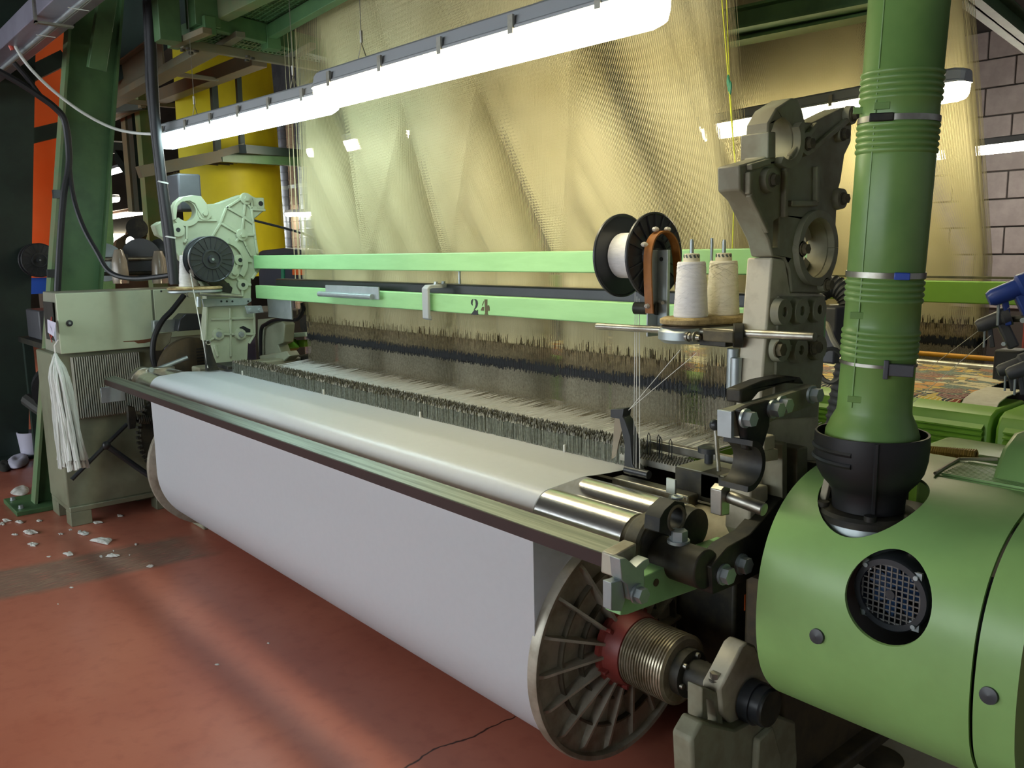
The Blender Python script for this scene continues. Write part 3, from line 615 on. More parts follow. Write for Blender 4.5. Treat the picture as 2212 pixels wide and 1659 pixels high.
# black bracket, bar and half clamp
XB = -1.06
O('bracket_bar', S().prism(yz(XB, (1580,888),(1640,870),(1668,862),(1764,832),(1762,874),(1700,896),(1676,906),(1610,940),(1580,945)), 'x', XB-0.03, XB), 'loom_paint_dusty', loom, bev=0.004)
O('bar_end', S().prism(yz(XB, (1577,889),(1583,887),(1583,944),(1577,947)), 'x', XB-0.033, XB+0.003), 'zinc', loom, bev=0.001)
O('bracket_plate', S().prism(yz(XB+0.02, (1602,886),(1626,874),(1666,864),(1664,920),(1648,972),(1616,974),(1610,930)), 'x', XB, XB+0.02), 'black_iron', loom, bev=0.005)
for a, b in ((1608, 903), (1668, 883), (1686, 874), (1752, 852)): O('bolt', S().hexn(at(a, b, x=XB+0.02), (1, 0, 0), 0.017, 0.024), 'zinc', loom)
hc = at(1622, 1008, x=XB+0.04)
O('half_clamp', S().prism(circ(hc.y, hc.z, 0.056, 20, math.radians(85), math.radians(-100)) + circ(hc.y, hc.z, 0.043, 20, math.radians(-100), math.radians(85)), 'x', XB-0.035, XB+0.04), 'black_iron', loom, bev=0.004, label='open half-round iron clamp')
O('bracket_arm', S().prism(yz(XB-0.03, (1600,842),(1650,822),(1700,812),(1730,815),(1740,830),(1700,828),(1640,848),(1625,866),(1600,872)), 'x', XB-0.07, XB-0.03), 'black_iron', loom, bev=0.005)
# blocks under the bracket
for k, (a, b, c, d, m) in enumerate(((1650,945,1675,975,'loom_white'), (1690,960,1700,1090,'loom_paint_dusty'), (1722,970,1745,1075,'loom_paint_dusty'), (1640,975,1682,1000,'loom_white'))):
    O('frame_block', S().prism(yz(XB-0.04, (a,b),(c,b-6),(c,d-6),(a,d)), 'x', XB-0.10, XB-0.04), m, loom, bev=0.004)
O('frame_plate', S().prism(yz(-1.13, (1622,1056),(1660,1048),(1660,1120),(1632,1180),(1618,1150)), 'x', -1.20, -1.13), 'loom_white', loom, bev=0.005)
# dark lower arm
O('lower_arm', S().prism(yz(-1.10, (1536,1225),(1572,1182),(1620,1155),(1690,1075),(1720,1070),(1760,1000),(1790,1000),(1780,1110),(1660,1230),(1595,1262),(1540,1285)), 'x', -1.145, -1.10), 'black_iron', loom, bev=0.008, label='heavy dark iron frame arm')
for a, b in ((1562, 1240), (1600, 1218)): O('bolt', S().hexn(at(a, b, x=-1.10), (1, 0, 0), 0.02, 0.022), 'zinc', loom)
O('frame_body', S().bx(-1.30, -1.17, 1.95, 2.5, 0.05, 0.86), 'greasy_brown', loom, bev=0.01)
O('frame_foot', S().bx(-1.36, -1.12, 1.90, 2.6, 0.0, 0.06), 'greasy_brown', loom, bev=0.01)
O('frame_body', S().bx(-4.86, -4.74, 1.75, 2.5, 0.05, 0.93), 'loom_paint_dusty', loom, bev=0.01)
O('frame_foot', S().bx(-4.92, -4.72, 1.70, 2.6, 0.0, 0.06), 'loom_paint_dusty', loom, bev=0.01)
O('cross_beam', S().bx(-4.76, -1.25, 2.30, 2.42, 0.42, 0.60), 'greasy_brown', loom, bev=0.01)
O('rear_panel', S().bx(-4.76, -1.15, 2.50, 2.53, 0.02, 0.62), 'black_iron', loom)
O('oil_box', S().bx(-1.62, -1.40, 2.05, 2.25, 0.20, 0.62), 'black_iron', loom, bev=0.01); O('oil_box_label', S().bx(-1.40, -1.398, 2.10, 2.20, 0.47, 0.52), 'orange_plastic', loom)
O('drive_tube', S().cyl((-1.36, 1.80, 0.80), (-1.20, 1.80, 0.80), 0.075, n=32), 'loom_white', loom)
O('drive_housing', S().cyl((-1.22, 1.83, 0.80), (-1.12, 1.83, 0.80), 0.085, n=28).bx(-1.20, -1.10, 1.86, 2.0, 0.74, 0.90), 'black_iron', loom, bev=0.006)
q = at(1565, 1058, x=-1.10)
O('setting_lever', S().prism(yz(-1.10, (1558,1060),(1568,1048),(1578,1052),(1576,1112),(1558,1115)), 'x', -1.13, -1.10).cyl(q + V(0, 0.02, -0.02), q + V(0.09, 0.02, -0.03), 0.015, n=20), 'steel', loom, bev=0.002)

# ---- temple head and lever group at the cloth edge
tz = 0.95
tm = T('selvedge_unit', 'black and steel thread clamp unit with serrated bars at the near cloth edge', 'machine unit', (-1.45, 1.85, 0.9))
b0 = at(1478, 1010, x=-1.33)
O('black_block', S().bx(-1.43, -1.27, 1.80, 1.93, 0.885, 0.962), 'black_iron', tm, bev=0.003)
O('block_top', S().bx(-1.425, -1.275, 1.805, 1.925, 0.962, 0.965), 'loom_paint_dusty', tm)
O('front_bar', S().bx(-1.62, -1.35, 1.755, 1.80, 0.868, 0.905), 'steel', tm, bev=0.004)
O('bar_bolt', S().hexn((-1.395, 1.755, 0.886), (0, -1, 0), 0.014, 0.012), 'zinc', tm)
for k in range(6):                                              # serrated bars carrying the last wires
    y = 1.835 + k*0.016; s = S().bx(-1.66, -1.42, y-0.002, y+0.002, 0.935, 0.953)
    for j in range(24): s.bx(-1.655 + j*0.0098, -1.651 + j*0.0098, y-0.002, y+0.002, 0.953, 0.957)
    O('serrated_bar', s, 'steel', tm)
O('rear_bar', S().bx(-1.66, -1.32, 1.955, 1.975, 0.95, 0.975), 'steel', tm, bev=0.002)
O('slotted_tab', S().bx(-1.415, -1.385, 1.745, 1.752, 0.905, 0.945), 'zinc', tm, bev=0.001)
tb = at(1383, 900, y=1.80)
O('thread_guide', S().prism(xz(1.80, (1331,882),(1360,880),(1357,898),(1362,905),(1374,940),(1378,1000),(1392,1020),(1372,1024),(1360,1010),(1362,960),(1350,902),(1331,899)), 'y', 1.775, 1.81), 'black_plastic', tm, bev=0.002, label='black upright thread guide')
O('guide_foot', S().cyl(at(1352, 1014, y=1.78), at(1402, 1026, y=1.78), 0.012, n=18), 'black_plastic', tm)
O('clear_sleeve', S().prism(xz(1.785, (1330,900),(1352,902),(1330,985),(1322,992)), 'y', 1.782, 1.788), 'clear_cup', tm)
lv = at(1545, 918, y=1.84); lw = at(1553, 1025, y=1.84)
O('lever', S().cyl(lw, lv, 0.006, n=14), 'steel', tm); O('lever_knob', S().ball(lv, 0.0155, 18), 'black_plastic', tm, label='round black lever knob')
O('lever_base', S().bx(lw.x-0.03, lw.x+0.03, 1.80, 1.88, lw.z-0.06, lw.z+0.01).cyl((lw.x, 1.84, lw.z-0.12), (lw.x, 1.84, lw.z), 0.018, n=14), 'black_iron', tm, bev=0.003)
O('knob', S().lathe([(0, 0.012), (0.028, 0.012), (0.03, 0.03), (0.044, 0.03), (0.05, 0.018), (0.05, 0)], at(1531, 1000, y=1.88), (0, 0, 1), 20), 'black_plastic', tm)
for k in range(5):
    x = -1.63 + 0.03*k + 0.01*(k % 2); y = 1.86 + 0.02*(k % 3)
    O('hairpin', S().tube([(x-0.005, y, 0.955), (x-0.005, y, 1.005 + 0.006*(k % 2)), (x, y, 1.014 + 0.006*(k % 2)), (x+0.005, y, 1.005 + 0.006*(k % 2)), (x+0.005, y, 0.955)], 0.0014, 5), 'coupling', tm)
O('link_hook', S().tube(spline([at(1560, 1030, y=1.82), at(1552, 1045, y=1.82), at(1542, 1042, y=1.82), at(1541, 1060, y=1.82), at(1550, 1066, y=1.82)]), 0.006, 8), 'steel', tm)

# ---- drop wires standing across the cloth
dw = T('drop_wire_bank', 'dense dark row of thin steel drop wires standing across the white cloth', 'wires', (-3.1, 1.88, 0.93))
rnd = random.Random(3); s1 = S(); s2 = S()
for row in range(7):
    y = 1.846 + row*0.0135; x = -4.50 + rnd.random()*0.005
    while x < -1.60 - (0.0 if row < 6 else 0.02):
        h = 0.062 + rnd.uniform(-0.003, 0.004); yy = y + rnd.uniform(-0.003, 0.003); lean = rnd.uniform(-0.0025, 0.0025); wd = 0.0014
        for dx in (-0.0019, 0.0019):
            a = (x+dx-wd/2, yy-0.0008, 0.914); s1.add([a, (a[0]+wd, a[1], a[2]), (a[0]+wd+lean, a[1], 0.914+h), (a[0]+lean, a[1], 0.914+h), (a[0]+wd/2, a[1]+0.002, a[2]), (a[0]+wd/2+lean, a[1]+0.002, 0.914+h)], [(0,1,2,3),(1,4,5,2),(4,0,3,5)])
        c = x + lean; z = 0.914 + h; t = rnd.uniform(0.005, 0.009); tw = rnd.uniform(-0.002, 0.002)
        s2.add([(c-0.0032, yy-0.0022-tw, z-0.004), (c+0.0032, yy-0.0022+tw, z-0.004), (c+0.0032, yy+0.0022+tw, z-0.004), (c-0.0032, yy+0.0022-tw, z-0.004), (c-0.0012, yy, z+t), (c+0.0012, yy, z+t)], [(0,1,5,4),(2,3,4,5),(1,2,5),(3,0,4)])
        x += 0.0064 + rnd.uniform(-0.0009, 0.0012)
O('wires', s1, 'drop_wire', dw, kind='stuff'); O('wire_heads', s2, 'drop_wire_top', dw, kind='stuff')
for x in [-4.36, -3.47, -2.70, -1.90]: O('pin', S().bx(x-0.003, x+0.003, 1.836, 1.842, 0.914, 0.940), 'cord_thin', dw)
O('edge_holder', S().bx(-4.72, -4.53, 1.83, 1.95, 0.93, 0.95), 'black_iron', dw, bev=0.003)

# ---- warp threads between the drop wires and the harness
s = S(); rnd = random.Random(5); x = -4.52
ws = T('warp_sheet', 'fine pale warp threads running from the drop wires into the hanging heddles', 'threads', (-3.05, 2.15, 0.9))
O('thread_sheet', sheet([(2.52, 0.905), (2.30, 0.915), (2.1, 0.914), (1.93, 0.9135)], -4.50, -1.60, 0.002, 40), 'warp', ws, ang=60)
while x < -1.56:
    z = rnd.uniform(0.0, 0.035); s.add([(x, 1.95, 0.916), (x+0.0012, 1.95, 0.916), (x+0.0012, 2.34, 0.918+z), (x, 2.34, 0.918+z), (x+0.0006, 1.95, 0.917), (x+0.0006, 2.34, 0.920+z)], [(0,1,2,3),(1,4,5,2),(4,0,3,5)]); x += rnd.uniform(0.003, 0.006)
O('loose_threads', s, 'warp', ws, kind='stuff')
s = S()
for k in range(8):
    a = V(-1.45 + k*0.004, 1.90 + 0.012*k, 0.945); s.tube([a, a + V(0.20 - 0.02*k, 0.42, 0.05 + 0.004*k)], 0.0012, 4)
O('side_threads', s, 'cord_thin', ws, kind='stuff')

# ---- jacquard harness: cords fan from four repeats to one hook plate high above
SEG = [q for j in range(12) for q in ((3*j, 3*j+1, 3*j+4, 3*j+3), (3*j+1, 3*j+2, 3*j+5, 3*j+4), (3*j+2, 3*j, 3*j+3, 3*j+5))]
def harness(name, label, dy, n, seed, zt=4.5, wdt=0.0014, cordm='cord'):
    t = T(name, label, 'harness', (-3.0, 2.35+dy, 0.9)); rnd = random.Random(seed)
    xb = [-4.46, -3.80, -3.10, -2.37, -1.61]; s = S(); sb = S(); sk = S(); sh = S()
    rows = 10
    for g in range(4):
        for k in range(n):
            f = (k+0.5)/n; r = (k*3) % rows
            x = xb[g] + (xb[g+1]-xb[g])*f; y = 2.28 + dy + 0.017*r; xt = -4.25 + 2.2*f; yt = 2.22 + dy + 0.04*r
            a = V(x, y, 1.47); c = V(xt, yt, zt)
            pts = [V(x, y, 1.17), a] + [a.lerp(c, q) for q in (0.06, 0.12, 0.18, 0.24, 0.3, 0.36, 0.42, 0.48, 0.65, 0.82)] + [c]; vs = []
            for p in pts: vs += [(p.x-wdt/2, p.y, p.z), (p.x+wdt/2, p.y, p.z), (p.x, p.y+wdt*0.8, p.z)]
            s.add(vs, SEG)
            h = 1.125 + rnd.uniform(-0.045, 0.035); z1 = 1.10 + rnd.uniform(-0.010, 0.010)
            def stick(S_, z0, z1, w, xx=x): S_.add([(xx-w/2, y, z0), (xx+w/2, y, z0), (xx, y+w, z0), (xx-w/2, y, z1), (xx+w/2, y, z1), (xx, y+w, z1)], [(0,1,4,3),(1,2,5,4),(2,0,3,5)])
            stick(sb, z1, max(h+0.05, z1+0.02), wdt*1.15)
            stick(sk, 1.066 + rnd.uniform(-0.010, 0.010), z1+0.004, wdt*2.2)
            stick(sh, 0.905, 1.07, wdt*0.95)
    O('cords', s, cordm, t, kind='stuff', label='cream harness cords fanning upward'); O('leashes', sb, 'cord_brown', t, kind='stuff', label='brown lower leashes')
    O('couplings', sk, 'coupling', t, kind='stuff', label='black coupling band'); O('heddles', sh, 'heddle', t, kind='stuff', label='thin steel heddles')
    return t
harness('jacquard_harness', 'cream harness cords fanning down through the green rails to the dark heddles', 0.0, 1350, 11)
s = S(); rnd = random.Random(2)
for k in range(14):                                             # a few stray cords hanging outside the curtain
    x = -4.47 - 0.012*k - 0.004*rnd.random(); s.cyl((x, 2.30+0.01*(k % 4), 1.2), (x+0.06, 2.3, 4.4), 0.0009, n=4)
tag(O('stray_cords', s, 'cord', None), 'few stray cords hanging free beside the harness, towards the yellow sheet', 'cords', kind='stuff')
# yellow marker cords with green beads
yc = T('marker_cord', 'yellow marker cords with green beads hanging by the hooked tower', 'cord', at(1580, 300, y=2.2))
pa, pb = at(1556, -40, y=2.2), at(1582, 540, y=2.2)
O('cords', S().tube([pa, at(1573, 165, y=2.2), at(1580, 260, y=2.2), at(1588, 350, y=2.2), pb], 0.0018, 5).tube([at(1568, -40, y=2.21), at(1576, 180, y=2.21), at(1584, 300, y=2.21)], 0.0016, 5), 'cord_yellow', yc)
for a, b in ((1573, 175), (1578, 190), (1575, 185)): O('bead', S().ball(at(a, b, y=2.2), 0.005, 8, (1, 1, 4)), 'green_bead', yc)
# ================================================================ yarn supply
def spool(name, label, c, sep, R, core, m_yarn='yarn', group='weft spools', spokes=20, strap=False):
    """c = centre of the outer face (towards +X); second flange lies sep behind it"""
    c = Vector(c); t = T(name, label, 'spool', c - V(0, 0, R), group)
    for k, xo in enumerate((0.0, -sep)):
        f = O('flange', S().lathe([(-0.006, 0.012), (-0.006, R), (0.0, R), (0.002, R-0.004), (-0.002, R-0.008), (-0.002, R*0.44), (0.006, R*0.42), (0.006, R*0.36), (-0.004, R*0.35), (-0.004, 0.022), (0.012, 0.02), (0.012, 0.0)], c + V(xo, 0, 0), (1, 0, 0), 56, cap=False), 'black_plastic', t)
        if k == 0:
            base = None
            for i in range(spokes):
                if base is None: base = O('spoke', S().bx(-0.003, 0.003, -0.0014, 0.0014, R*0.46, R*0.95), 'black_plastic', f); o = base
                else: o = base.copy(); COL.objects.link(o); o.parent = f
                o.location = c; o.rotation_euler = (2*math.pi*i/spokes, 0, 0)
    O('yarn', S().cyl(c - V(sep, 0, 0), c - V(0.0065, 0, 0), core, n=48), m_yarn, t)
    O('axle', S().cyl(c - V(sep+0.05, 0, 0), c + V(0.016, 0, 0), 0.007, n=14), 'zinc', t)
    return t
sr = spool('thread_spool', 'big black spool of white thread with leather brake strap beside the yarn cones', (-1.548, 1.85, 1.530), 0.118, 0.118, 0.064)
sl = spool('thread_spool', 'black ribbed plastic spool with white thread in front of the ribbed side tower', (-4.60, 1.813, 1.529), 0.09, 0.124, 0.10)
# leather brake strap and its upright bracket
cr = T('yarn_creel', 'steel rod creel with upright bracket and felt plate carrying the yarn cones', 'creel', (-1.45, 1.82, 1.33))
py, pz = 1.85, 1.53
loopc = [(py-0.055, 1.375), (py-0.062, 1.45), (py-0.064, 1.53), (py-0.05, 1.572), (py-0.02, 1.592), (py+0.015, 1.59), (py+0.045, 1.565), (py+0.058, 1.52), (py+0.066, 1.46), (py+0.075, 1.40)]
xs0, xs1 = -1.532, -1.506; ring = []
pts = spline([V(0, a, b) for a, b in loopc], 4); n = len(pts)
for i, p in enumerate(pts):
    d = (pts[min(n-1, i+1)] - pts[max(0, i-1)]).normalized(); nn = V(0, -d.z, d.y)*0.0025
    ring.append([V(xs0, p.y, p.z) + nn, V(xs1, p.y, p.z) + nn, V(xs1, p.y, p.z) - nn, V(xs0, p.y, p.z) - nn])
O('brake_strap', S().loft(ring), 'leather', cr, label='fuzzy brown leather strap')
for a, b in ((py-0.03, 1.60), (py-0.075, 1.56), (py-0.06, 1.395), (py+0.02, 1.60)): O('lint_tuft', S().ball((xs0+0.01, a, b), 0.008, 8, (1, 1.6, 0.9)), 'lint', cr)
bk = at(1433, 630, y=1.845)
O('bracket', S().bx(bk.x-0.016, bk.x+0.019, 1.838, 1.85, 1.325, 1.545).bx(bk.x-0.022, bk.x-0.016, 1.80, 1.85, 1.31, 1.545), 'zinc', cr, bev=0.002)
O('keyhole', S().cyl((bk.x-0.002, 1.8375, 1.52), (bk.x-0.002, 1.8365, 1.52), 0.006, n=12), 'coupling', cr)
O('bracket_pin', S().cyl((bk.x+0.0, 1.83, 1.405), (bk.x+0.035, 1.80, 1.405), 0.005, n=12), 'steel', cr)
O('clamp_head', S().cyl((bk.x-0.08, 1.82, 1.385), (bk.x-0.01, 1.835, 1.385), 0.017, n=18), 'black_iron', cr)
O('rod', S().cyl((-1.70, 1.78, 1.331), (-1.50, 1.78, 1.334), 0.0095, n=20).cyl((-1.50, 1.78, 1.334), (-1.02, 1.78, 1.345), 0.0105, n=20), 'steel', cr)
def oblong(z0, z1, r, m, nm, bump=0.0, par=cr, c0=(-1.395, 1.785), c1=(-1.36, 1.935)):
    s = S(); a, b = Vector(c0 + (0,)), Vector(c1 + (0,)); d = (b-a).normalized(); sd = V(-d.y, d.x, 0); P = []
    for i in range(17): t = math.pi*i/16; P.append(b + d*r*math.sin(t)*1.0 + sd*r*math.cos(t))
    for i in range(17): t = math.pi*i/16; P.append(a - d*r*math.sin(t) - sd*r*math.cos(t))
    mid = (a+b)/2; rings = []
    for z, k in ((z0, 0.9), (z0+(z1-z0)*0.25, 1.0), (z0+(z1-z0)*0.75, 1.0), (z1, 0.92)): rings.append([V(mid.x + (p.x-mid.x)*k, mid.y + (p.y-mid.y)*k, z) for p in P])
    s.loft(rings); return O(nm, s, m, par)
oblong(1.352, 1.372, 0.062, 'fuzz', 'felt_pad'); oblong(1.306, 1.346, 0.066, 'zinc', 'tray'); oblong(1.344, 1.352, 0.058, 'greasy_brown', 'tray_rim')
O('rod_clamp', S().lathe([(-0.012, 0.014), (-0.012, 0.03), (0.012, 0.03), (0.012, 0.014)], (-1.225, 1.78, 1.335), (0.8, 0.6, 0), 24, cap=False).bx(-1.33, -1.25, 1.765, 1.80, 1.305, 1.335), 'black_iron', cr, bev=0.002)
O('clamp_post', S().cyl((-1.245, 1.79, 1.20), (-1.245, 1.79, 1.30), 0.015, n=18).cyl((-1.225, 1.775, 1.19), (-1.225, 1.775, 1.28), 0.014, n=18), 'zinc', cr)
tn = at(1497, 728, y=1.74)
O('tensioner', S().lathe([(-0.03, 0.005), (-0.02, 0.005), (-0.02, 0.012), (-0.012, 0.013), (-0.012, 0.007), (0.006, 0.007), (0.006, 0.014), (0.01, 0.015), (0.012, 0.008), (0.022, 0.006)], tn, (1, 0, 0), 18).tube([tn + V(-0.012 + 0.018*k/40, 0.009*math.cos(k*0.9), 0.009*math.sin(k*0.9)) for k in range(41)], 0.0012, 5), 'steel', cr)
O('mount', S().box(tn + V(0.07, 0.03, 0.006), (0.09, 0.05, 0.028)), 'dusty_iron', cr, bev=0.003)
for p in ((-1.385, 1.80, 1.372, 1.567), (-1.365, 1.91, 1.372, 1.565), (-1.400, 1.905, 1.372, 1.570)):
    O('peg', S().cyl(p[:3], (p[0], p[1], p[3]), 0.0052 if p[0] > -1.39 else 0.004, n=14).cyl((p[0], p[1], p[3]), (p[0], p[1], p[3]+0.004), 0.004, n=12), 'zinc', cr)
def cone(label, c, m, h=0.142, r0=0.0445, r1=0.036, dark=True):
    c = Vector(c); t = T('yarn_cone', label, 'yarn cone', c, 'yarn cones')
    s = S(); pr = [(0, 0.02), (0, r0-0.002), (0.003, r0)]; s.lathe(pr + [(h-0.003, r1), (h, r1-0.002), (h, 0.014)], c, (0, 0, 1), 40, cap=False); O('yarn', s, m, t)
    for k in range(3):                                          # crossing wound threads lying on the package
        s = S(); pts = []
        for i in range(160):
            f = i/159; z = h*(0.5 - 0.46*math.cos(f*math.pi*(8+k))); r = r0 + (r1-r0)*z/h + 0.0002; a = f*math.pi*2*(9+2*k) + k*2
            pts.append(c + V(r*math.cos(a), r*math.sin(a), z))
        O('wound_thread', s.tube(pts, 0.0006, 3), m, t)
    O('core', S().lathe([(h-0.01, 0.021), (h+0.006, 0.0215), (h+0.02, 0.019), (h+0.021, 0.010)], c, (0, 0, 1), 28, cap=False), 'cone_core', t)
    if dark:
        for k in range(12):
            a = 2*math.pi*k/12; O('core_mark', S().box(c + V(0.0202*math.cos(a), 0.0202*math.sin(a), h+0.013), (0.0012, 0.005, 0.009), Matrix.Rotation(a, 3, 'Z') @ Matrix.Rotation(0.5, 3, 'X')), 'stripe_dark', t)
    return t
cone('white yarn cone with diagonal-striped core on the felt plate', (-1.385, 1.80, 1.372), 'yarn')
cone('cream yarn cone with chequered core on the felt plate', (-1.365, 1.91, 1.372), 'yarn_warm')
# thread lines hanging from spool and tensioner
for k, (a, b) in enumerate((((1372, 630), (1369, 1015)), ((1376, 640), (1374, 1015)), ((1381, 645), (1382, 1015)))):
    tag(O('weft_thread', S().tube([at(*a, y=1.84), at(*b, y=1.78)], 0.0011 if k < 2 else 0.0014, 5), 'cord_thin'), 'white thread dropping from the big black spool to the black thread guide', 'thread', 'threads below the big spool')
for k, (a, b) in enumerate((((1470, 755), (1358, 886)), ((1505, 762), (1360, 884)))):
    tag(O('weft_thread', S().tube([at(*a, y=1.76), at(*b, y=1.78)], 0.0010, 5), 'cord_thin'), 'white thread slanting from under the felt plate to the black thread guide', 'thread', 'slanting weft threads')
# left creel
cl2 = T('yarn_creel', 'small felt-topped tray with rod below the spool on the ribbed tower', 'creel', (-4.62, 1.7, 1.30))
lp = at(410, 622, x=-4.62)
oblong(lp.z-0.012, lp.z+0.004, 0.07, 'fuzz', 'felt_pad', par=cl2, c0=(-4.70, lp.y-0.02), c1=(-4.66, lp.y+0.12)); oblong(lp.z-0.03, lp.z-0.012, 0.068, 'zinc', 'tray', par=cl2, c0=(-4.70, lp.y-0.02), c1=(-4.66, lp.y+0.12))
O('rod', S().cyl(at(430, 634, x=-4.62), at(522, 640, x=-4.62), 0.011, n=16), 'steel', cl2)
O('arm', S().prism(yz(-4.66, (450, 600), (480, 600), (503, 622), (500, 634), (478, 630), (450, 612)), 'x', -4.69, -4.66), 'black_iron', cl2, bev=0.003)
O('tensioner', S().lathe([(-0.02, 0.005), (-0.02, 0.014), (-0.012, 0.014), (-0.012, 0.007), (0.01, 0.007), (0.01, 0.015), (0.016, 0.015)], at(410, 637, x=-4.60), (1, 0, 0), 16), 'steel', cl2)
cp_ = at(408, 619, x=-4.735)
cone('plain white yarn cone half hidden behind the spool on the ribbed tower', (cp_.x, cp_.y, lp.z+0.004), 'yarn', h=0.17, r0=0.052, r1=0.036, dark=False)
tag(O('weft_thread', S().tube([at(411, 590, x=-4.62), at(440, 745, x=-4.62), at(449, 795, x=-4.60)], 0.003, 5), 'cord_thin'), 'white thread dropping from the spool on the ribbed tower to the loom edge', 'thread')
g = T('thread_guide', 'black wedge-shaped thread guide at the far edge of the cloth', 'guide', (-4.6, 1.8, 0.93))
O('body', S().prism(yz(-4.6, (443, 737), (452, 735), (462, 770), (474, 800), (448, 802)), 'x', -4.63, -4.60), 'black_iron', g, bev=0.003)
O('eyelet', S().tube([at(450, 740, x=-4.59) + V(0, 0.012*math.cos(k*math.pi/5), 0.012*math.sin(k*math.pi/5)) for k in range(10)], 0.003, 5, closed=True), 'steel', g)

# ================================================================ control cabinet
XC = -5.30
cab = T('control_cabinet', 'pale green control cabinet on a finned base at the far end of the loom', 'cabinet', (-5.5, 1.4, 0))
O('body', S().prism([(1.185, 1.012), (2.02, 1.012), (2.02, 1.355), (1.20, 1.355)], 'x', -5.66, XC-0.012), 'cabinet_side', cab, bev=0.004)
d1 = O('door', S().bx(XC-0.012, XC, 1.186, 1.705, 1.012, 1.352), 'cabinet_paint', cab, bev=0.004)
O('lock', S().lathe([(0, 0.018), (0.004, 0.018), (0.006, 0.008), (0.006, 0)], at(150, 698, x=XC), (1, 0, 0), 20).cyl(at(150, 698, x=XC), at(150, 698, x=XC) + V(0.002, 0, 0), 0.016), 'black_plastic', d1)
O('lock_key', S().cyl(at(150, 698, x=XC) + V(0.006, 0, 0), at(150, 698, x=XC) + V(0.010, 0, 0), 0.007, n=14), 'zinc', d1)
O('rust_streak', S().prism(yz(XC, (265, 737), (300, 735), (326, 731), (326, 738), (312, 741), (298, 742), (290, 738), (268, 739)), 'x', XC-0.001, XC+0.0006), 'rust', d1)
d2 = O('door', S().bx(XC-0.012, XC-0.003, 1.718, 2.02, 1.06, 1.352), 'cabinet_paint', cab, bev=0.004)
O('screw', S().cyl(at(348, 629, x=XC), at(348, 629, x=XC) + V(0.003, 0, 0), 0.006, n=12), 'black_plastic', d2)
O('side_opening', S().bx(-5.60, -5.38, 1.183, 1.187, 1.08, 1.30), 'hall_dark', cab)
O('side_wires', S().tube([(-5.40, 1.178, 1.22), (-5.41, 1.172, 1.15), (-5.43, 1.176, 1.10)], 0.004, 5).tube([(-5.44, 1.178, 1.20), (-5.45, 1.17, 1.12), (-5.44, 1.176, 1.07)], 0.003, 5), 'red_plastic', cab)
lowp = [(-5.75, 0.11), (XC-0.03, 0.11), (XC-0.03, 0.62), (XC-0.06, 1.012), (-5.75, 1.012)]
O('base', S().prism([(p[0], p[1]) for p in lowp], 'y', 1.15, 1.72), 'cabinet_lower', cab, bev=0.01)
base = None
for k in range(30):
    y = 1.245 + k*0.0125
    if base is None: base = O('cooling_fin', S().add([(XC-0.034, -0.0028, 0.62), (XC-0.034, 0.0028, 0.62), (XC+0.004, 0.0028, 0.635), (XC+0.004, -0.0028, 0.635), (XC-0.06, -0.0028, 0.985), (XC-0.06, 0.0028, 0.985), (XC-0.018, 0.0028, 0.985), (XC-0.018, -0.0028, 0.985)], [(0,3,2,1),(4,5,6,7),(0,1,5,4),(1,2,6,5),(2,3,7,6),(3,0,4,7)]), 'fin', cab); o = base
    else: o = base.copy(); COL.objects.link(o); o.parent = cab; o.matrix_parent_inverse = base.matrix_parent_inverse
    o.location = (0, y, 0)
O('plinth', S().bx(-5.75, XC-0.012, 1.155, 1.70, 0.085, 0.115), 'cabinet_lower', cab, bev=0.004)
for y0, y1 in ((1.155, 1.27), (1.64, 1.70)): O('foot', S().bx(-5.42, XC-0.014, y0, y1, 0.0, 0.085), 'cabinet_lower', cab, bev=0.004)
for y0, y1 in ((1.155, 1.27), (1.60, 1.70)): O('foot', S().bx(-5.75, -5.60, y0, y1, 0.0, 0.085), 'cabinet_lower', cab, bev=0.004)
hk = T('support_handle', 'black tubular T-handle leaning against the cabinet base', 'handle', (-5.26, 1.4, 0.3))
XH = -5.27
O('bar', S().tube([at(155, 1036, x=XH), at(230, 960, x=XH), at(275, 916, x=XH)], 0.012, 10), 'black_plastic', hk)
O('stem', S().tube([at(230, 962, x=XH), at(300, 1012, x=XH+0.05), at(330, 1032, x=XH+0.08)], 0.017, 10), 'black_plastic', hk)
O('joint', S().ball(at(230, 962, x=XH), 0.026, 12), 'black_plastic', hk)
O('grip', S().tube([at(182, 1009, x=XH+0.01), at(192, 997, x=XH+0.01)], 0.015, 10), 'black_plastic', hk)
# arm and bracket between cabinet and loom
ab = T('cable_bracket', 'zinc-plated bracket with black cable block beside the cabinet door', 'bracket', (-5.1, 1.8, 1.0))
O('plate', S().prism(yz(-5.15, (332, 693), (385, 690), (378, 716), (333, 719)), 'x', -5.20, -5.15), 'zinc', ab, bev=0.003)
O('block', S().prism(yz(-5.08, (388, 690), (400, 678), (437, 678), (437, 712), (384, 716)), 'x', -5.2, -5.08), 'black_plastic', ab, bev=0.006)
O('hose', S().tube(spline([at(398, 637, x=-5.12), at(372, 670, x=-5.12), at(350, 694, x=-5.12), at(333, 730, x=-5.12), at(330, 770, x=-5.12), at(338, 800, x=-5.12)]), 0.016, 10), 'cable_black', ab)
O('shield', S().prism(yz(-5.15, (335, 722), (372, 718), (368, 740), (350, 758), (334, 758)), 'x', -5.18, -5.15), 'loom_paint_dusty', ab, bev=0.004)
tag(O('purple_carton', S().bx(-5.9, -5.55, 1.95, 2.45, 0.80, 1.0), 'purple_box', None, bev=0.004), 'mauve cardboard box seen between the cabinet and the loom', 'box')
tag(O('carton_stand', S().bx(-5.95, -5.5, 1.9, 2.5, 0.0, 0.80), 'hall_dark', None, bev=0.01), 'dark stand under the mauve box', 'stand')
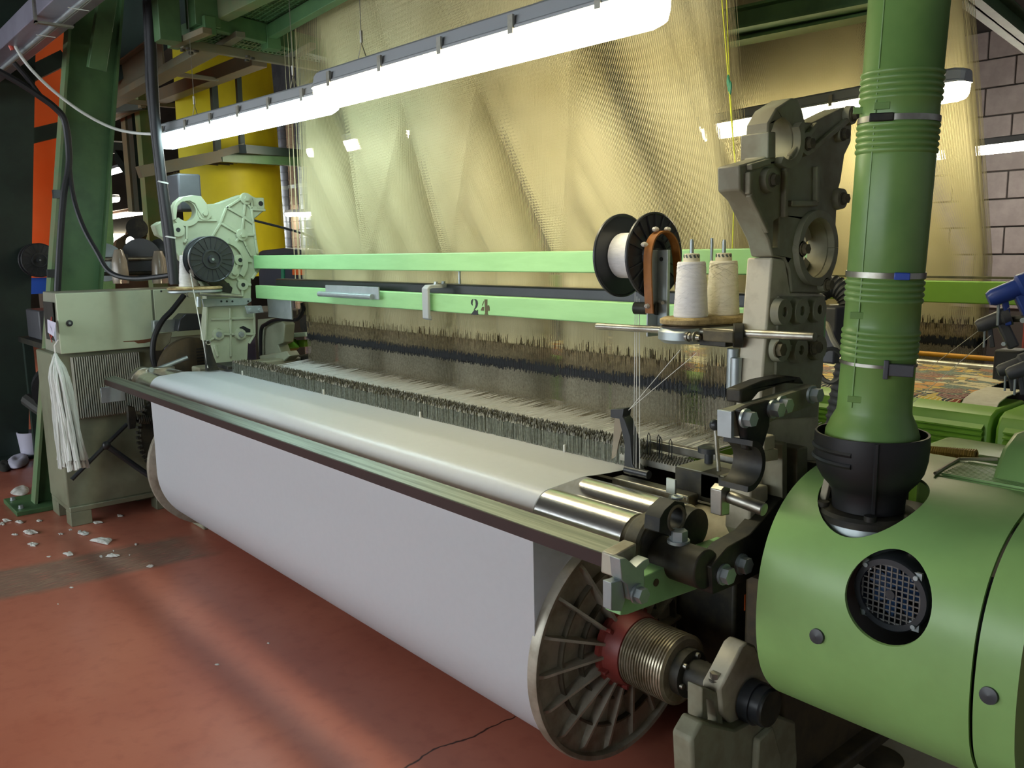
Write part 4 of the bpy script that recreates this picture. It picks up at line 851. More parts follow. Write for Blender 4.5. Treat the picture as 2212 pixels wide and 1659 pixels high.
# hank of white cord and paper slip on the cabinet corner
mp = T('cord_mop', 'white cotton cord mop hanging from the corner of the pale cabinet', 'mop', at(135, 1005, y=1.09))
mt = at(122, 772, y=1.12); mt.x = -5.12; mt = at(120, 770, y=1.115); s = S(); rnd = random.Random(9); sc = 0.36/(at(120, 770, y=1.115)-EYE).length
mb = 0.0
hgt = mt.z - at(130, 1000, y=1.115).z
for k in range(150):
    a = rnd.uniform(0, 2*math.pi); q = math.sqrt(rnd.random()); l = hgt*rnd.uniform(0.9, 1.02); bx_, by_ = 0.09*q*math.cos(a), 0.07*q*math.sin(a)
    pts = []
    for i in range(11):
        f = i/10; w_ = min(1, f*6)**0.6*(0.62 + 0.38*f**1.5); pts.append(mt + V(bx_*w_*1.25 + 0.004*math.sin(f*9+k), by_*w_ + 0.035*f + 0.004*math.cos(f*8+2*k), -l*f + 0.015*q*(0 if f else 1)))
    s.tube(pts, [0.005] + [0.0075 + 0.0018*math.sin(i*2.1+k) for i in range(9)] + [0.011], 5)
O('strands', s, 'mop', mp, kind='stuff'); O('tie', S().tube([mt + V(0, 0, -0.01), mt + V(0.0, 0.0, 0.06), mt + V(0.01, 0.02, 0.09)], 0.004, 6), 'cord_thin', mp)
pp = S(); P = [at(102, 690, y=1.15), at(120, 697, y=1.15), at(122, 744, y=1.14), at(116, 727, y=1.13), at(103, 718, y=1.14)]
pp.add([p for p in P] + [p + V(0, 0.0015, 0) for p in P], [(0,1,2,3,4), (9,8,7,6,5), (0,5,6,1), (1,6,7,2), (2,7,8,3), (3,8,9,4), (4,9,5,0)])
tag(O('paper_slip', pp, 'paper'), 'curled white paper slip tucked at the cabinet corner above the mop', 'paper')

# ================================================================ drive cover, fan and extraction duct
def cut(o, cutters):
    objs = []
    for c in cutters:
        me = bpy.data.meshes.new('c'); me.from_pydata(c.v, [], c.f); me.update(); import bmesh
        bm = bmesh.new(); bm.from_mesh(me); bmesh.ops.recalc_face_normals(bm, faces=bm.faces); bm.to_mesh(me); bm.free()
        k = bpy.data.objects.new('c', me); COL.objects.link(k); objs.append(k)
        m = o.modifiers.new('cut', 'BOOLEAN'); m.operation = 'DIFFERENCE'; m.object = k; m.solver = 'EXACT'
    bpy.context.view_layer.update(); dg = bpy.context.evaluated_depsgraph_get()
    me = bpy.data.meshes.new_from_object(o.evaluated_get(dg)); o.modifiers.clear(); o.data = me
    for k in objs: bpy.data.objects.remove(k, do_unlink=True)
    for p in me.polygons: p.use_smooth = True
    me.set_sharp_from_angle(angle=math.radians(30)); return o
dc = T('drive_cover', 'large rounded green drive cover with a fan opening on its front, near the right tower', 'machine cover', (-0.7, 1.9, 0.45))
prof0 = [(2.11, 1.033), (2.03, 1.034), (1.95, 1.03), (1.85, 1.015), (1.775, 0.99), (1.715, 0.95), (1.67, 0.895), (1.64, 0.82), (1.63, 0.73), (1.635, 0.65), (1.655, 0.58), (1.70, 0.52), (1.77, 0.475), (1.90, 0.44), (2.10, 0.42)]
pf = [(p.x, p.y) for p in spline([V(a, b, 0) for a, b in prof0], 5)]
def offs(pf, d):
    out = []
    for i, (y, z) in enumerate(pf):
        a = pf[max(0, i-1)]; b = pf[min(len(pf)-1, i+1)]; t = Vector((b[0]-a[0], b[1]-a[1])).normalized(); out.append((y - t.y*d, z + t.x*d))
    return out
shell = pf + offs(pf, -0.007)[::-1]
sh = O('front_shell', S().prism(shell, 'x', -1.05, -0.585), 'cover_green', dc, ang=30)
hx, hz_ = -0.758, 0.838
cut(sh, [S().cyl((hx, 1.3, hz_-0.04), (hx, 1.9, hz_+0.03), 0.088, n=48), S().cyl((-0.878, 1.80, 0.8), (-0.878, 1.80, 1.3), 0.114, n=56)])
for i in (sh,): 
    b_ = i.modifiers.new('bevel', 'BEVEL'); b_.width = 0.0025; b_.segments = 2; b_.limit_method = 'ANGLE'; b_.angle_limit = math.radians(50)
O('end_shell', S().prism(shell, 'x', -0.578, -0.505), 'cover_green', dc, ang=30)
O('end_wall', S().prism(pf, 'x', -0.535, -0.525), 'cover_green', dc)
O('inner_box', S().bx(-1.02, -0.54, 1.86, 2.28, 0.46, 0.86), 'black_rubber', dc)
def on_shell(px, py):
    yy = 1.64
    for _ in range(6):
        z = at(px, py, y=yy).z; a, b = min(zip(pf[40:], pf[41:]), key=lambda q: abs((q[0][1]+q[1][1])/2 - z)); yy = a[0]
    return at(px, py, y=yy - 0.0075)
for p in (on_shell(1766, 1374), on_shell(2137, 1502)):
    O('cover_screw', S().lathe([(0, 0.017), (0.006, 0.016), (0.008, 0.0)], p + V(0, 0.0, 0), (0, -1, 0.15), 20), 'black_plastic', dc)
fan = T('motor_fan', 'black motor fan guard with square mesh inside the round opening of the green cover', 'fan', (hx, 1.72, 0.75))
fc = at(1924, 1284, y=1.69)
O('guard_ring', S().lathe([(0.05, 0.080), (0.0, 0.080), (-0.006, 0.076), (-0.006, 0.064), (0.02, 0.062)], fc, (0, 1, 0), 48, cap=False), 'black_plastic', fan)
for k in range(11):
    a = -0.06 + k*0.012; L_ = math.sqrt(max(0, 0.0635**2 - a*a))
    O('guard_wire', S().bar(fc + V(a, 0.0, -L_), fc + V(a, 0.0, L_), 0.0026, 0.003), 'mesh_steel', fan); O('guard_wire', S().bar(fc + V(-L_, 0.001, a), fc + V(L_, 0.001, a), 0.0026, 0.003), 'mesh_steel', fan)
O('hub', S().cyl(fc + V(0, -0.004, 0), fc + V(0, 0.02, 0), 0.010, n=18), 'black_plastic', fan)
for k in range(7):
    a = 2*math.pi*k/7; O('blade', S().box(fc + V(0.03*math.cos(a), 0.025, 0.03*math.sin(a)), (0.05, 0.004, 0.028), Matrix.Rotation(-a, 3, 'Y') @ Matrix.Rotation(0.5, 3, 'X')), 'fan_blue', fan)
for a in (45, 135, 225, 315): q = fc + V(0.074*math.cos(math.radians(a)), -0.004, 0.074*math.sin(math.radians(a))); O('guard_screw', S().cyl(q, q + V(0, -0.006, 0), 0.005, n=12).box(q + V(0, 0.005, 0), (0.02, 0.008, 0.02)), 'zinc', fan)
O('motor_body', S().cyl(fc + V(0, 0.045, 0), fc + V(0, 0.15, 0), 0.078, n=32), 'black_rubber', fan)
# duct
dp0, dp1 = V(-0.872, 1.80, 1.05), None
pa, pb = at(1888, 880, y=1.80), at(1966, -30, y=1.80)
du = T('extraction_duct', 'green ribbed metal duct rising from a black rubber boot on the drive cover', 'duct', (-0.87, 1.80, 0.98))
dd = (pb - pa).normalized(); base0 = pa - dd*((pa.z - 1.112)/dd.z); Ld = (pb.z + 0.25 - base0.z)/dd.z
prf = [(0.0, 0.098), (0.03, 0.097), (0.055, 0.088), (0.075, 0.078), (0.085, 0.0765)]
def corr(t0, n, r=0.0765, p=0.0125):
    q = []
    for k in range(n): q += [(t0 + k*p, r-0.001), (t0 + k*p + p*0.25, r+0.0022), (t0 + k*p + p*0.5, r+0.003), (t0 + k*p + p*0.75, r+0.0022)]
    return q + [(t0 + n*p, r-0.001)]
def tt(py): return ((at(1930, py, y=1.80) - base0).dot(dd))
prf += corr(tt(775), 5) + [(tt(700), 0.076)] + corr(tt(655), 5) + [(tt(585), 0.077)] + [(tt(340), 0.0775)] + corr(tt(335), 5, 0.0775) + [(tt(262), 0.076)] + corr(tt(225), 5, 0.0775) + [(Ld, 0.078)]
O('tube', S().lathe(prf, base0, dd, 56, cap=False), 'pipe_green', du, ang=50)
def band(py, m, w=0.012, r=0.0785, nm='hose_clamp'): return O(nm, S().lathe([(-w/2, r-0.001), (-w/2, r+0.0012), (w/2, r+0.0012), (w/2, r-0.001)], base0 + dd*tt(py), dd, 56, cap=False), m, du)
h1 = band(262, 'steel'); h2 = band(593, 'steel'); h3 = band(786, 'steel', 0.007, 0.0775)
sd_, ud_ = frame(dd)
def on_duct(px, py, out=0.006):
    c = base0 + dd*tt(py); q = at(px, py, y=1.80); v = (EYE - c); v -= dd*v.dot(dd); v.normalize(); s_ = dd.cross(v).normalized()
    off = max(-0.076, min(0.076, (q - c).dot(s_))); return c + s_*off + v*(math.sqrt(max(0, 0.0775**2 - off*off)) + out), v
p, v = on_duct(1905, 262); O('clamp_screw', S().box(p, (0.045, 0.014, 0.016), Matrix((dd.cross(v), v, dd)).transposed()), 'black_iron', h1, bev=0.002)
p, v = on_duct(1948, 593); O('clamp_screw', S().box(p, (0.03, 0.012, 0.015), Matrix((dd.cross(v), v, dd)).transposed()), 'blue_plastic', h2, bev=0.002)
p, v = on_duct(1945, 790, 0.01); O('clamp_latch', S().box(p, (0.05, 0.018, 0.025), Matrix((dd.cross(v), v, dd)).transposed()).box(p - dd.cross(v)*0.028, (0.01, 0.024, 0.04), Matrix((dd.cross(v), v, dd)).transposed()), 'grey_plastic', h3, bev=0.002)
for px, py in ((1862, 240), (1855, 680), (1848, 860), (1906, 238)):
    p, v = on_duct(px, py, 0.002); O('seam_tab', S().box(p, (0.03, 0.006, 0.014), Matrix((dd.cross(v), v, dd)).transposed()), 'pipe_green', du, bev=0.001)
s = S(); pts = []
for py in (0, 120, 240, 340, 460, 580, 700, 800, 880): 
    c = base0 + dd*tt(py); v = EYE - c; v -= dd*v.dot(dd); v.normalize(); s_ = dd.cross(v).normalized(); dirn = (v*0.82 - s_*0.57).normalized(); pts.append(c + dirn*0.0775)
O('seam', S().tube(pts, 0.0018, 5), 'pipe_green', du)
bc = V(base0.x, base0.y, 0)
zz = lambda z: z
O('boot', S().lathe([(0.971, 0.076), (0.985, 0.076), (1.008, 0.078), (1.022, 0.086), (1.038, 0.100), (1.058, 0.111), (1.085, 0.117), (1.115, 0.119), (1.142, 0.118), (1.142, 0.113), (1.115, 0.114), (1.085, 0.112), (1.055, 0.104), (1.03, 0.088), (1.005, 0.073), (0.971, 0.071)], bc, (0, 0, 1), 64, cap=False), 'black_rubber', du, label='black rubber boot')
for z in (1.085, 1.11): O('boot_rib', S().tube([bc + V(0.117*math.cos(a), 0.117*math.sin(a), z) for a in [math.radians(200 + k*6) for k in range(14)]], 0.006, 6), 'black_rubber', du)
v = (EYE - bc); v.z = 0; v.normalize(); sv = V(-v.y, v.x, 0)
O('boot_seam', S().tube([bc + v*r + sv*0.012 + V(0, 0, z) for z, r in ((0.975, 0.077), (1.005, 0.079), (1.038, 0.101), (1.06, 0.112), (1.085, 0.118), (1.14, 0.119))], 0.005, 6), 'black_rubber', du)
O('boot_plate', S().lathe([(0.945, 0.06), (0.945, 0.104), (0.960, 0.104), (0.968, 0.098), (0.971, 0.06)], bc, (0, 0, 1), 48, cap=False), 'black_iron', du)
O('boot_collar', S().lathe([(0.88, 0.098), (0.915, 0.102), (0.945, 0.096)], bc, (0, 0, 1), 48, cap=False), 'zinc', du)
for a in (215, 300): O('plate_bolt', S().cyl(bc + V(0.094*math.cos(math.radians(a)), 0.094*math.sin(math.radians(a)), 0.966), bc + V(0.094*math.cos(math.radians(a)), 0.094*math.sin(math.radians(a)), 0.978), 0.013, n=16), 'black_iron', du)
q = bc + V(0.09*math.cos(math.radians(198)), 0.09*math.sin(math.radians(198)), 1.0); O('wood_wedge', S().box(q, (0.016, 0.016, 0.06), Matrix.Rotation(0.2, 3, 'Y')), 'loom_white', du, bev=0.002)
# ================================================================ overhead steel, left
gan = T('steel_gantry', 'dark green steel gantry with expanded-metal catwalk carrying the jacquard above the loom', 'gantry', (-4.6, 2.2, 2.6))
def member(nm, a, b, z, w_, h_, m, par=gan, z2=None, I=False):
    pa, pb = at(*a, z=z), at(*b, z=z if z2 is None else z2); s = S()
    if I: ibeam(s, pa, pb, w_, h_)
    else: s.bar(pa, pb, w_, h_)
    return O(nm, s, m, par, bev=0.003)
member('beam', (578, 74), (800, -52), 2.75, 0.05, 0.07, 'steel_green'); member('beam', (452, 42), (720, 112), 2.74, 0.05, 0.10, 'steel_green')
member('beam', (452, 34), (640, -60), 2.80, 0.07, 0.11, 'steel_green_light'); member('beam', (372, 88), (455, 54), 2.70, 0.06, 0.09, 'steel_green')
member('angle', (376, 96), (448, 66), 2.64, 0.05, 0.03, 'steel_tan'); member('angle', (392, 94), (720, 150), 2.64, 0.035, 0.045, 'steel_tan')
member('angle', (458, 112), (520, 74), 2.68, 0.05, 0.03, 'steel_tan'); member('angle', (620, 128), (676, 98), 2.68, 0.04, 0.03, 'steel_tan')
member('angle', (470, 80), (720, 128), 2.72, 0.03, 0.03, 'steel_green')
for a, z0, z1, w_ in (((362, 92), 2.62, 3.7, 0.11), ((440, 62), 2.70, 3.7, 0.13)):
    p = at(*a, z=z0); O('post', S().bx(p.x-w_/2, p.x+w_/2, p.y-w_/2, p.y+w_/2, z0, z1), 'steel_green', gan, bev=0.003)
p = at(585, 84, z=2.72); O('bracket', S().bx(p.x-0.04, p.x+0.04, p.y-0.04, p.y+0.04, 2.66, 2.78), 'steel_green', gan, bev=0.002)
for a in ((395, 106), (412, 112), (407, 103), (424, 108), (533, 128), (545, 124), (535, 120)): q = at(*a, z=2.62); O('bolt', S().cyl(q, q + V(0, 0, -0.012), 0.014, n=12), 'black_iron', gan)
# catwalk grating: crossed strips
g = S(); A, B, C, D = at(470, 46, z=2.80), at(578, 74, z=2.80), at(790, -50, z=2.80), at(640, -60, z=2.80)
for k in range(34):
    f = k/33; a, b = A.lerp(D, f), B.lerp(C, f); g.bar(a, b, 0.006, 0.012)
for k in range(12):
    f = k/11; a, b = A.lerp(B, f), D.lerp(C, f); g.bar(a, b, 0.010, 0.010)
O('grating', g, 'steel_green', gan, kind='stuff')
g = S(); A, B, C, D = at(402, 92, z=2.70), at(690, 140, z=2.70), at(690, 112, z=2.72), at(470, 64, z=2.72)
for k in range(30): f = k/29; g.bar(A.lerp(B, f), D.lerp(C, f), 0.008, 0.012)
for k in range(8): f = k/7; g.bar(A.lerp(D, f), B.lerp(C, f), 0.012, 0.01)
O('grating', g, 'steel_green', gan, kind='stuff')
# rusty girders farther down
gd = T('roof_girder', 'rusty tan steel girders under the far catwalk', 'girder', (-8.5, 3.0, 2.6))
member('girder', (226, 196), (352, 112), 2.9, 0.10, 0.22, 'steel_tan', gd, I=True); member('girder', (236, 225), (470, 96), 2.75, 0.12, 0.05, 'steel_tan', gd)
member('girder', (330, 216), (560, 128), 2.95, 0.12, 0.10, 'steel_tan', gd); member('girder', (222, 214), (420, 232), 2.9, 0.04, 0.04, 'steel_tan', gd)
member('girder', (222, 240), (312, 228), 2.9, 0.06, 0.07, 'steel_green_dark', gd); member('girder', (228, 262), (310, 226), 2.9, 0.05, 0.05, 'steel_tan', gd)
member('girder', (300, 150), (470, 172), 2.9, 0.03, 0.03, 'steel_tan', gd); member('girder', (226, 288), (330, 296), 2.9, 0.12, 0.16, 'steel_green_dark', gd)
member('girder', (226, 320), (330, 322), 2.85, 0.10, 0.12, 'steel_green_dark', gd)
for a, z0, z1, m in (((300, 310), 2.0, 4.4, 'steel_green_dark'), ((290, 370), 2.0, 3.4, 'steel_tan'), ((330, 470), 0.2, 3.6, 'steel_green_light')):
    q = at(*a, y=2.9); O('upright', S().bx(q.x-0.07, q.x+0.07, q.y-0.07, q.y+0.07, z0, z1), m, gd)
a, b = at(255, 335, y=3.2), at(350, 470, y=3.2); O('brace', S().bar(a, b, 0.08, 0.12), 'steel_green_dark', gd)
q0, q1 = at(222, 330, x=-9.5), at(214, 560, x=-9.5); O('upright', S().bar(q0, q1 - V(0, 0, 1.4), 0.12, 0.12, up=Vector((1, 0, 0))), 'rail_green', gd, label='bright green distant post')
# big dark floor of the gantry behind the column top
tag(O('gantry_underside', S().add([at(244, -60, x=-7.2), at(420, -60, x=-6.4), at(430, 60, x=-6.4), at(236, 190, x=-7.2)] + [p + V(-0.1, 0, 0.12) for p in (at(244, -60, x=-7.2), at(420, -60, x=-6.4), at(430, 60, x=-6.4), at(236, 190, x=-7.2))], [(0,1,2,3),(7,6,5,4),(0,4,5,1),(1,5,6,2),(2,6,7,3),(3,7,4,0)]), 'steel_green_dark'), 'dark green plated underside of the gantry beside the leaning column', 'gantry plate')
bz = T('column_brace', 'green steel brace running up from the leaning column', 'brace', at(200, 130, x=-5.7))
O('strut', S().bar(at(208, 150, x=-5.72), at(240, -60, x=-5.6), 0.10, 0.06, up=Vector((1, 0, 0))), 'steel_green', bz, bev=0.003)
# ---- yellow sheet with its frame
ys = T('yellow_sheet', 'bright yellow hanging plastic sheet behind the ribbed side tower', 'sheet', (-7.6, 3.2, 1.5))
prof = [at(a, 300, x=xx) for a, xx in ((385, -7.9), (430, -7.75), (480, -7.65), (530, -7.65), (570, -7.75), (590, -7.95), (600, -8.3))]
rings = []
for z, k in ((1.35, 0.02), (2.0, 0.0), (2.6, 0.0), (3.25, -0.01), (3.6, -0.02)):
    out = [V(p.x, p.y + k*(p.y-3.0) + 0.01*math.sin(i*1.7+z*2), z) for i, p in enumerate(prof)]; rings.append(out + [q + V(-0.006, 0.002, 0) for q in out[::-1]])
O('sheet', S().loft(rings), 'yellow_sheet', ys, ang=60)
fr = T('catwalk_frame', 'dark teal steel frame and tan catwalk in front of the yellow sheet', 'frame', (-7.2, 3.0, 2.2))
for a, b, m, w_ in (((460, 165), (470, 335), 'steel_green_dark', 0.05), ((513, 140), (523, 325), 'steel_green_dark', 0.04), ((470, 333), (526, 318), 'steel_tan', 0.06), ((300, 372), (472, 338), 'steel_tan', 0.09)):
    O('bar', S().bar(at(*a, x=-7.1), at(*b, x=-7.1), w_, w_, up=Vector((1, 0, 0))), m, fr)
O('bar', S().bar(at(474, 338, y=2.97), at(700, 352, y=4.2), 0.07, 0.09), 'steel_green', fr); O('bar', S().bar(at(524, 322, y=3.1), at(700, 336, y=4.3), 0.07, 0.07), 'steel_green_dark', fr)
g = S(); A, B, C, D = at(310, 392, z=2.35), at(480, 345, z=2.35), at(520, 350, z=2.35), at(350, 392, z=2.35)
for k in range(26): f = k/25; g.bar(A.lerp(B, f), D.lerp(C, f), 0.01, 0.012)
O('grating', g, 'steel_tan', fr, kind='stuff')
# ---- orange and blue hangings at the far left
os_ = T('orange_sheet', 'orange hanging sheet between the two green columns', 'sheet', (-9.6, 2.0, 1.4))
P = [(-9.6, y + 0.0) for y in (1.2, 1.45, 1.7, 1.95, 2.2, 2.45, 2.7)]
rings = []
for z in (1.36, 2.0, 2.6, 3.2, 3.9): out = [V(x + 0.05*math.sin(3.1*y*2+z), y, z) for x, y in P]; rings.append(out + [q + V(-0.01, 0, 0) for q in out[::-1]])
O('sheet', S().loft(rings), 'orange_sheet', os_, ang=60)
tag(O('blue_sheet', S().bx(-9.62, -9.58, 1.2, 2.7, 1.20, 1.36), 'blue_sheet'), 'blue strip below the orange sheet', 'sheet')
for k, (a, b) in enumerate((((60, 300), (108, 280)), ((66, 168), (112, 128)))):
    tag(O('cross_beam', S().bar(at(a[0]-14, a[1], x=-8.6), at(b[0]+20, b[1], x=-8.6), 0.12, 0.12 if k == 0 else 0.28, up=Vector((1, 0, 0))), 'steel_green_dark'), ('dark horizontal beam crossing the orange sheet', 'dark slanting beam crossing the orange sheet')[k], 'beam')
# ---- neighbouring loom further left: yarn stand, tower and cones
nb = T('far_yarn_stand', 'yarn stand with grey discs and black spools beyond the control cabinet', 'yarn stand', (-6.6, 2.2, 0.6))
X7 = -6.7
O('rod', S().cyl(at(205, 560, x=X7), at(385, 558, x=X7), 0.016, n=12), 'steel', nb); O('rod', S().cyl(at(205, 592, x=X7), at(385, 588, x=X7), 0.014, n=12), 'black_iron', nb)
for a, r, m in ((225, 0.14, 'zinc'), (305, 0.14, 'grey_plastic'), (318, 0.10, 'black_plastic'), (345, 0.075, 'black_plastic'), (366, 0.13, 'grey_plastic')):
    c = at(a, {225: 567, 305: 556, 318: 575, 345: 538, 366: 570}[a], x=X7-0.05); O('disc', S().lathe([(0, 0.02), (0, r), (0.02, r), (0.03, r*0.5), (0.035, 0.0)], c, (0.9, -0.3, 0.1), 28), m, nb)
for a in (270, 345): c = at(a, 560, x=X7); O('rod_clip', S().box(c, (0.05, 0.03, 0.07)), 'black_plastic', nb)
O('table', S().bx(X7-0.5, X7+0.2, 1.9, 3.3, 0.0, 1.10), 'hall_dark', nb, bev=0.01)
for k, a in enumerate((262, 347)):
    c = at(a, 612, x=X7+0.08); t = T('far_yarn_cone', ('dusty grey yarn cone beyond the cabinet, beside the green column', 'dusty grey yarn cone beyond the cabinet, beside the black conduits')[k], 'yarn cone', c, 'dusty cones')
    O('package', S().lathe([(0, 0.02), (0, 0.055), (0.04, 0.058), (0.16, 0.052), (0.24, 0.030), (0.245, 0.01)], c, (0, 0, 1), 24), 'clear_cup', t)
ft = T('far_loom_tower', 'dark cast tower of a loom farther down the hall, with a round hole', 'loom tower', at(285, 600, x=-8.6))
cc = yz(-8.6, (285, 523))[0]
O('plate', S().prism(yz(-8.6, (246, 545), (252, 520), (276, 505), (280, 494), (304, 494), (318, 508), (312, 530), (300, 560), (258, 562)), 'x', -8.68, -8.6, [circ(*cc, 0.055, 20)]), 'greasy_brown', ft, bev=0.01)
O('roll', S().cyl(at(297, 494, x=-8.6), at(297, 494, x=-8.6) + V(0.14, -0.05, 0.0), 0.095, n=24), 'black_iron', ft)
wa, wb_ = at(214, 528, x=-17.98), at(330, 505, x=-17.98)
struct('window_1', S().bx(-18.0, -17.95, wa.y, wb_.y, wa.z, wb_.z), 'lens_far')  # glowing panel added for a bright white spot on the far wall
tag(O('machine_block', S().bx(-10.6, -10.0, 2.2, 4.4, 0.0, 1.45), 'concrete', None, bev=0.02), 'grey machine block far behind the yarn stand', 'machine')
# things left of the column
sp2 = spool('far_spool', 'black spool with white thread in front of the blue strip', at(86, 562, x=-7.4) , 0.10, 0.13, 0.08, group='weft spools')
sw = T('work_table', 'cluttered grey work table behind the leaning column', 'table', (-7.0, 1.45, 0))
O('top', S().bx(-7.3, -6.5, 1.35, 1.8, 0.93, 0.97), 'black_iron', sw); O('box', S().bx(-7.2, -6.8, 1.40, 1.62, 0.97, 1.18), 'grey_plastic', sw, bev=0.01)
for x, y in ((-7.25, 1.4), (-6.55, 1.4), (-7.25, 1.75), (-6.55, 1.75)): O('leg', S().bx(x-0.03, x+0.03, y-0.03, y+0.03, 0, 0.93), 'steel_green_dark', sw)
tag(O('motor_drum', S().lathe([(0, 0.03), (0, 0.17), (0.25, 0.17), (0.25, 0.05)], (-6.9, 1.5, 0.62), (1, -0.2, 0), 28), 'black_rubber', None), 'black drum hanging under the cluttered table', 'drum')
for k in range(3): tag(O('floor_hose', S().tube(spline([V(-7.2, 1.35+0.1*k, 0.5-0.12*k), V(-6.9, 1.45, 0.40-0.11*k), V(-6.5, 1.62, 0.36-0.1*k)]), 0.05, 10), 'hose_grey'), 'fat grey hose looping under the cluttered table', 'hose', 'hoses under the table')
tag(O('white_bucket', S().lathe([(0, 0.0), (0, 0.075), (0.2, 0.095), (0.2, 0.088), (0.01, 0.07)], V(*at(70, 985, z=0.0)), (0, 0, 1), 24, cap=False), 'paper'), 'white plastic bucket standing behind the leaning column', 'bucket')
def rag(nm, label, cat, pts, z, m, h=0.03, seed=1, group=None):
    rnd = random.Random(seed); P = [at(a, b, z=0.0) for a, b in pts]; c = sum(P, Vector())/len(P); s = S(); rings = []
    for zz_, k in ((0.0, 0.9), (h*0.25, 1.0), (h*0.7, 0.8), (h*0.95, 0.5), (h*0.8, 0.12)): rings.append([c + (p-c)*k*(1 + rnd.uniform(-0.2, 0.2)) + V(0, 0, zz_*rnd.uniform(0.7, 1.2)) for p in P])
    for p in rings[0]: p.z = 0.001
    o = O(nm, s.loft(rings), m, None, ang=180); sb_ = o.modifiers.new('soft', 'SUBSURF'); sb_.levels = 2; sb_.render_levels = 2
    return tag(o, label, cat, group)
rag('plastic_bag', 'crumpled grey plastic bag on the floor behind the leaning column', 'bag', ((10, 1000), (30, 985), (55, 985), (70, 992), (60, 1008), (35, 1018), (14, 1015)), 0, 'paper', 0.05, 2)
rag('paper_scrap', 'crumpled whitish paper lying against the column base', 'paper', ((16, 1068), (40, 1058), (64, 1050), (66, 1072), (40, 1076)), 0, 'lint', 0.04, 3)
rag('dark_rag', 'dark cloth scrap on the floor in front of the dark column', 'rag', ((-10, 1005), (12, 996), (26, 1005), (24, 1018), (0, 1024)), 0, 'hall_dark', 0.04, 4)
rag('paper_scrap', 'white paper sheet on the floor beside the bucket', 'paper', ((30, 950), (45, 945), (62, 962), (40, 966)), 0, 'paper', 0.012, 6)
# ---- silver ducts and foil behind
for k, (a, r, m, lb) in enumerate(((622, 0.13, 'duct_silver', 'silver spiral duct beside the yellow sheet'), (645, 0.11, 'duct_tan', 'tan pipe between the silver ducts'), (664, 0.12, 'duct_silver', 'silver spiral duct close to the harness edge'))):
    q = at(a, 480, y=6.0); t = T('air_duct', lb, 'duct', (q.x, q.y, 0.0)); pr_ = []
    for j in range(36): pr_ += [(j*0.12, r), (j*0.12+0.10, r), (j*0.12+0.105, r+0.006), (j*0.12+0.115, r+0.006)]
    O('tube', S().lathe(pr_, (q.x, q.y, 0.0), (0, 0, 1), 24, cap=False), m, t)
    for zz_ in (1.5, 2.5): O('bracket', S().lathe([(0, r), (0, r+0.015), (0.05, r+0.015), (0.05, r)], (q.x, q.y, zz_), (0, 0, 1), 24, cap=False), 'zinc', t)
q = at(625, 165, y=5.2)
(O('foil', S().add([(q.x-0.5, 5.2, q.z-0.3), (q.x+0.6, 5.25, q.z-0.05), (q.x+0.55, 5.25, q.z+0.35), (q.x-0.45, 5.2, q.z+0.25), (q.x-0.5, 5.25, q.z-0.3), (q.x+0.6, 5.3, q.z-0.05), (q.x+0.55, 5.3, q.z+0.35), (q.x-0.45, 5.25, q.z+0.25)], [(0,1,2,3),(7,6,5,4),(0,4,5,1),(1,5,6,2),(2,6,7,3),(3,7,4,0)]), 'duct_silver', fr))
# ---- control box and machinery behind the left end of the rails
kb = T('terminal_box', 'dark blue terminal box with an orange switch behind the left ends of the rails', 'terminal', (-5.0, 2.55, 1.2))
O('case', S().prism(xz(2.6, (556, 548), (655, 547), (655, 625), (560, 622)), 'y', 2.6, 2.72), 'dark_panel', kb, bev=0.008); O('lid', S().prism(xz(2.58, (559, 545), (566, 541), (610, 536), (650, 540), (656, 549), (560, 551)), 'y', 2.58, 2.74), 'black_plastic', kb, bev=0.005)
O('switch', S().prism(xz(2.59, (634, 580), (656, 580), (656, 594), (634, 594)), 'y', 2.58, 2.6), 'orange_plastic', kb, bev=0.003)
O('strip', S().prism(xz(2.595, (608, 579), (614, 579), (614, 606), (608, 606)), 'y', 2.592, 2.6), 'green_bead', kb)
mg = T('warp_motion_frame', 'grey-green cast frame with green covers below the left ends of the rails', 'machine part', (-4.6, 2.4, 0.9))
O('casting', S().prism(xz(2.33, (556, 690), (600, 686), (615, 700), (612, 740), (600, 745), (610, 770), (600, 790), (560, 792), (556, 730)), 'y', 2.33, 2.40), 'loom_paint', mg, bev=0.006)
O('casting', S().prism(xz(2.28, (566, 768), (625, 758), (632, 768), (620, 780), (570, 786)), 'y', 2.26, 2.33), 'loom_paint', mg, bev=0.006)
O('cover', S().prism(xz(2.5, (605, 735), (625, 733), (634, 752), (620, 765), (604, 762)), 'y', 2.42, 2.55), 'neighbour_green', mg, bev=0.01); O('cover', S().prism(xz(2.6, (632, 736), (672, 733), (672, 748), (634, 750)), 'y', 2.55, 2.7), 'neighbour_green', mg, bev=0.006)
O('shelf', S().prism(xz(2.55, (600, 722), (674, 716), (676, 726), (604, 732)), 'y', 2.5, 2.9), 'loom_paint', mg, bev=0.004)
O('shaft', S().cyl(at(620, 785, y=2.4), at(676, 772, y=2.4), 0.03, n=16), 'black_iron', mg); O('drum', S().cyl(at(665, 690, y=2.75), at(665, 690, y=2.75) + V(0, 0.25, 0), 0.13, n=24), 'black_iron', mg)
O('hose', S().tube(spline([at(653, 655, y=2.3), at(655, 672, y=2.3), at(640, 690, y=2.3), at(600, 690, y=2.3), at(575, 700, y=2.3), at(564, 715, y=2.3), at(563, 780, y=2.3)]), 0.012, 8), 'cable_black', mg)
ga = T('gear_guard', 'round black slotted guard behind the far cloth edge', 'guard', (-5.2, 2.0, 0.85))
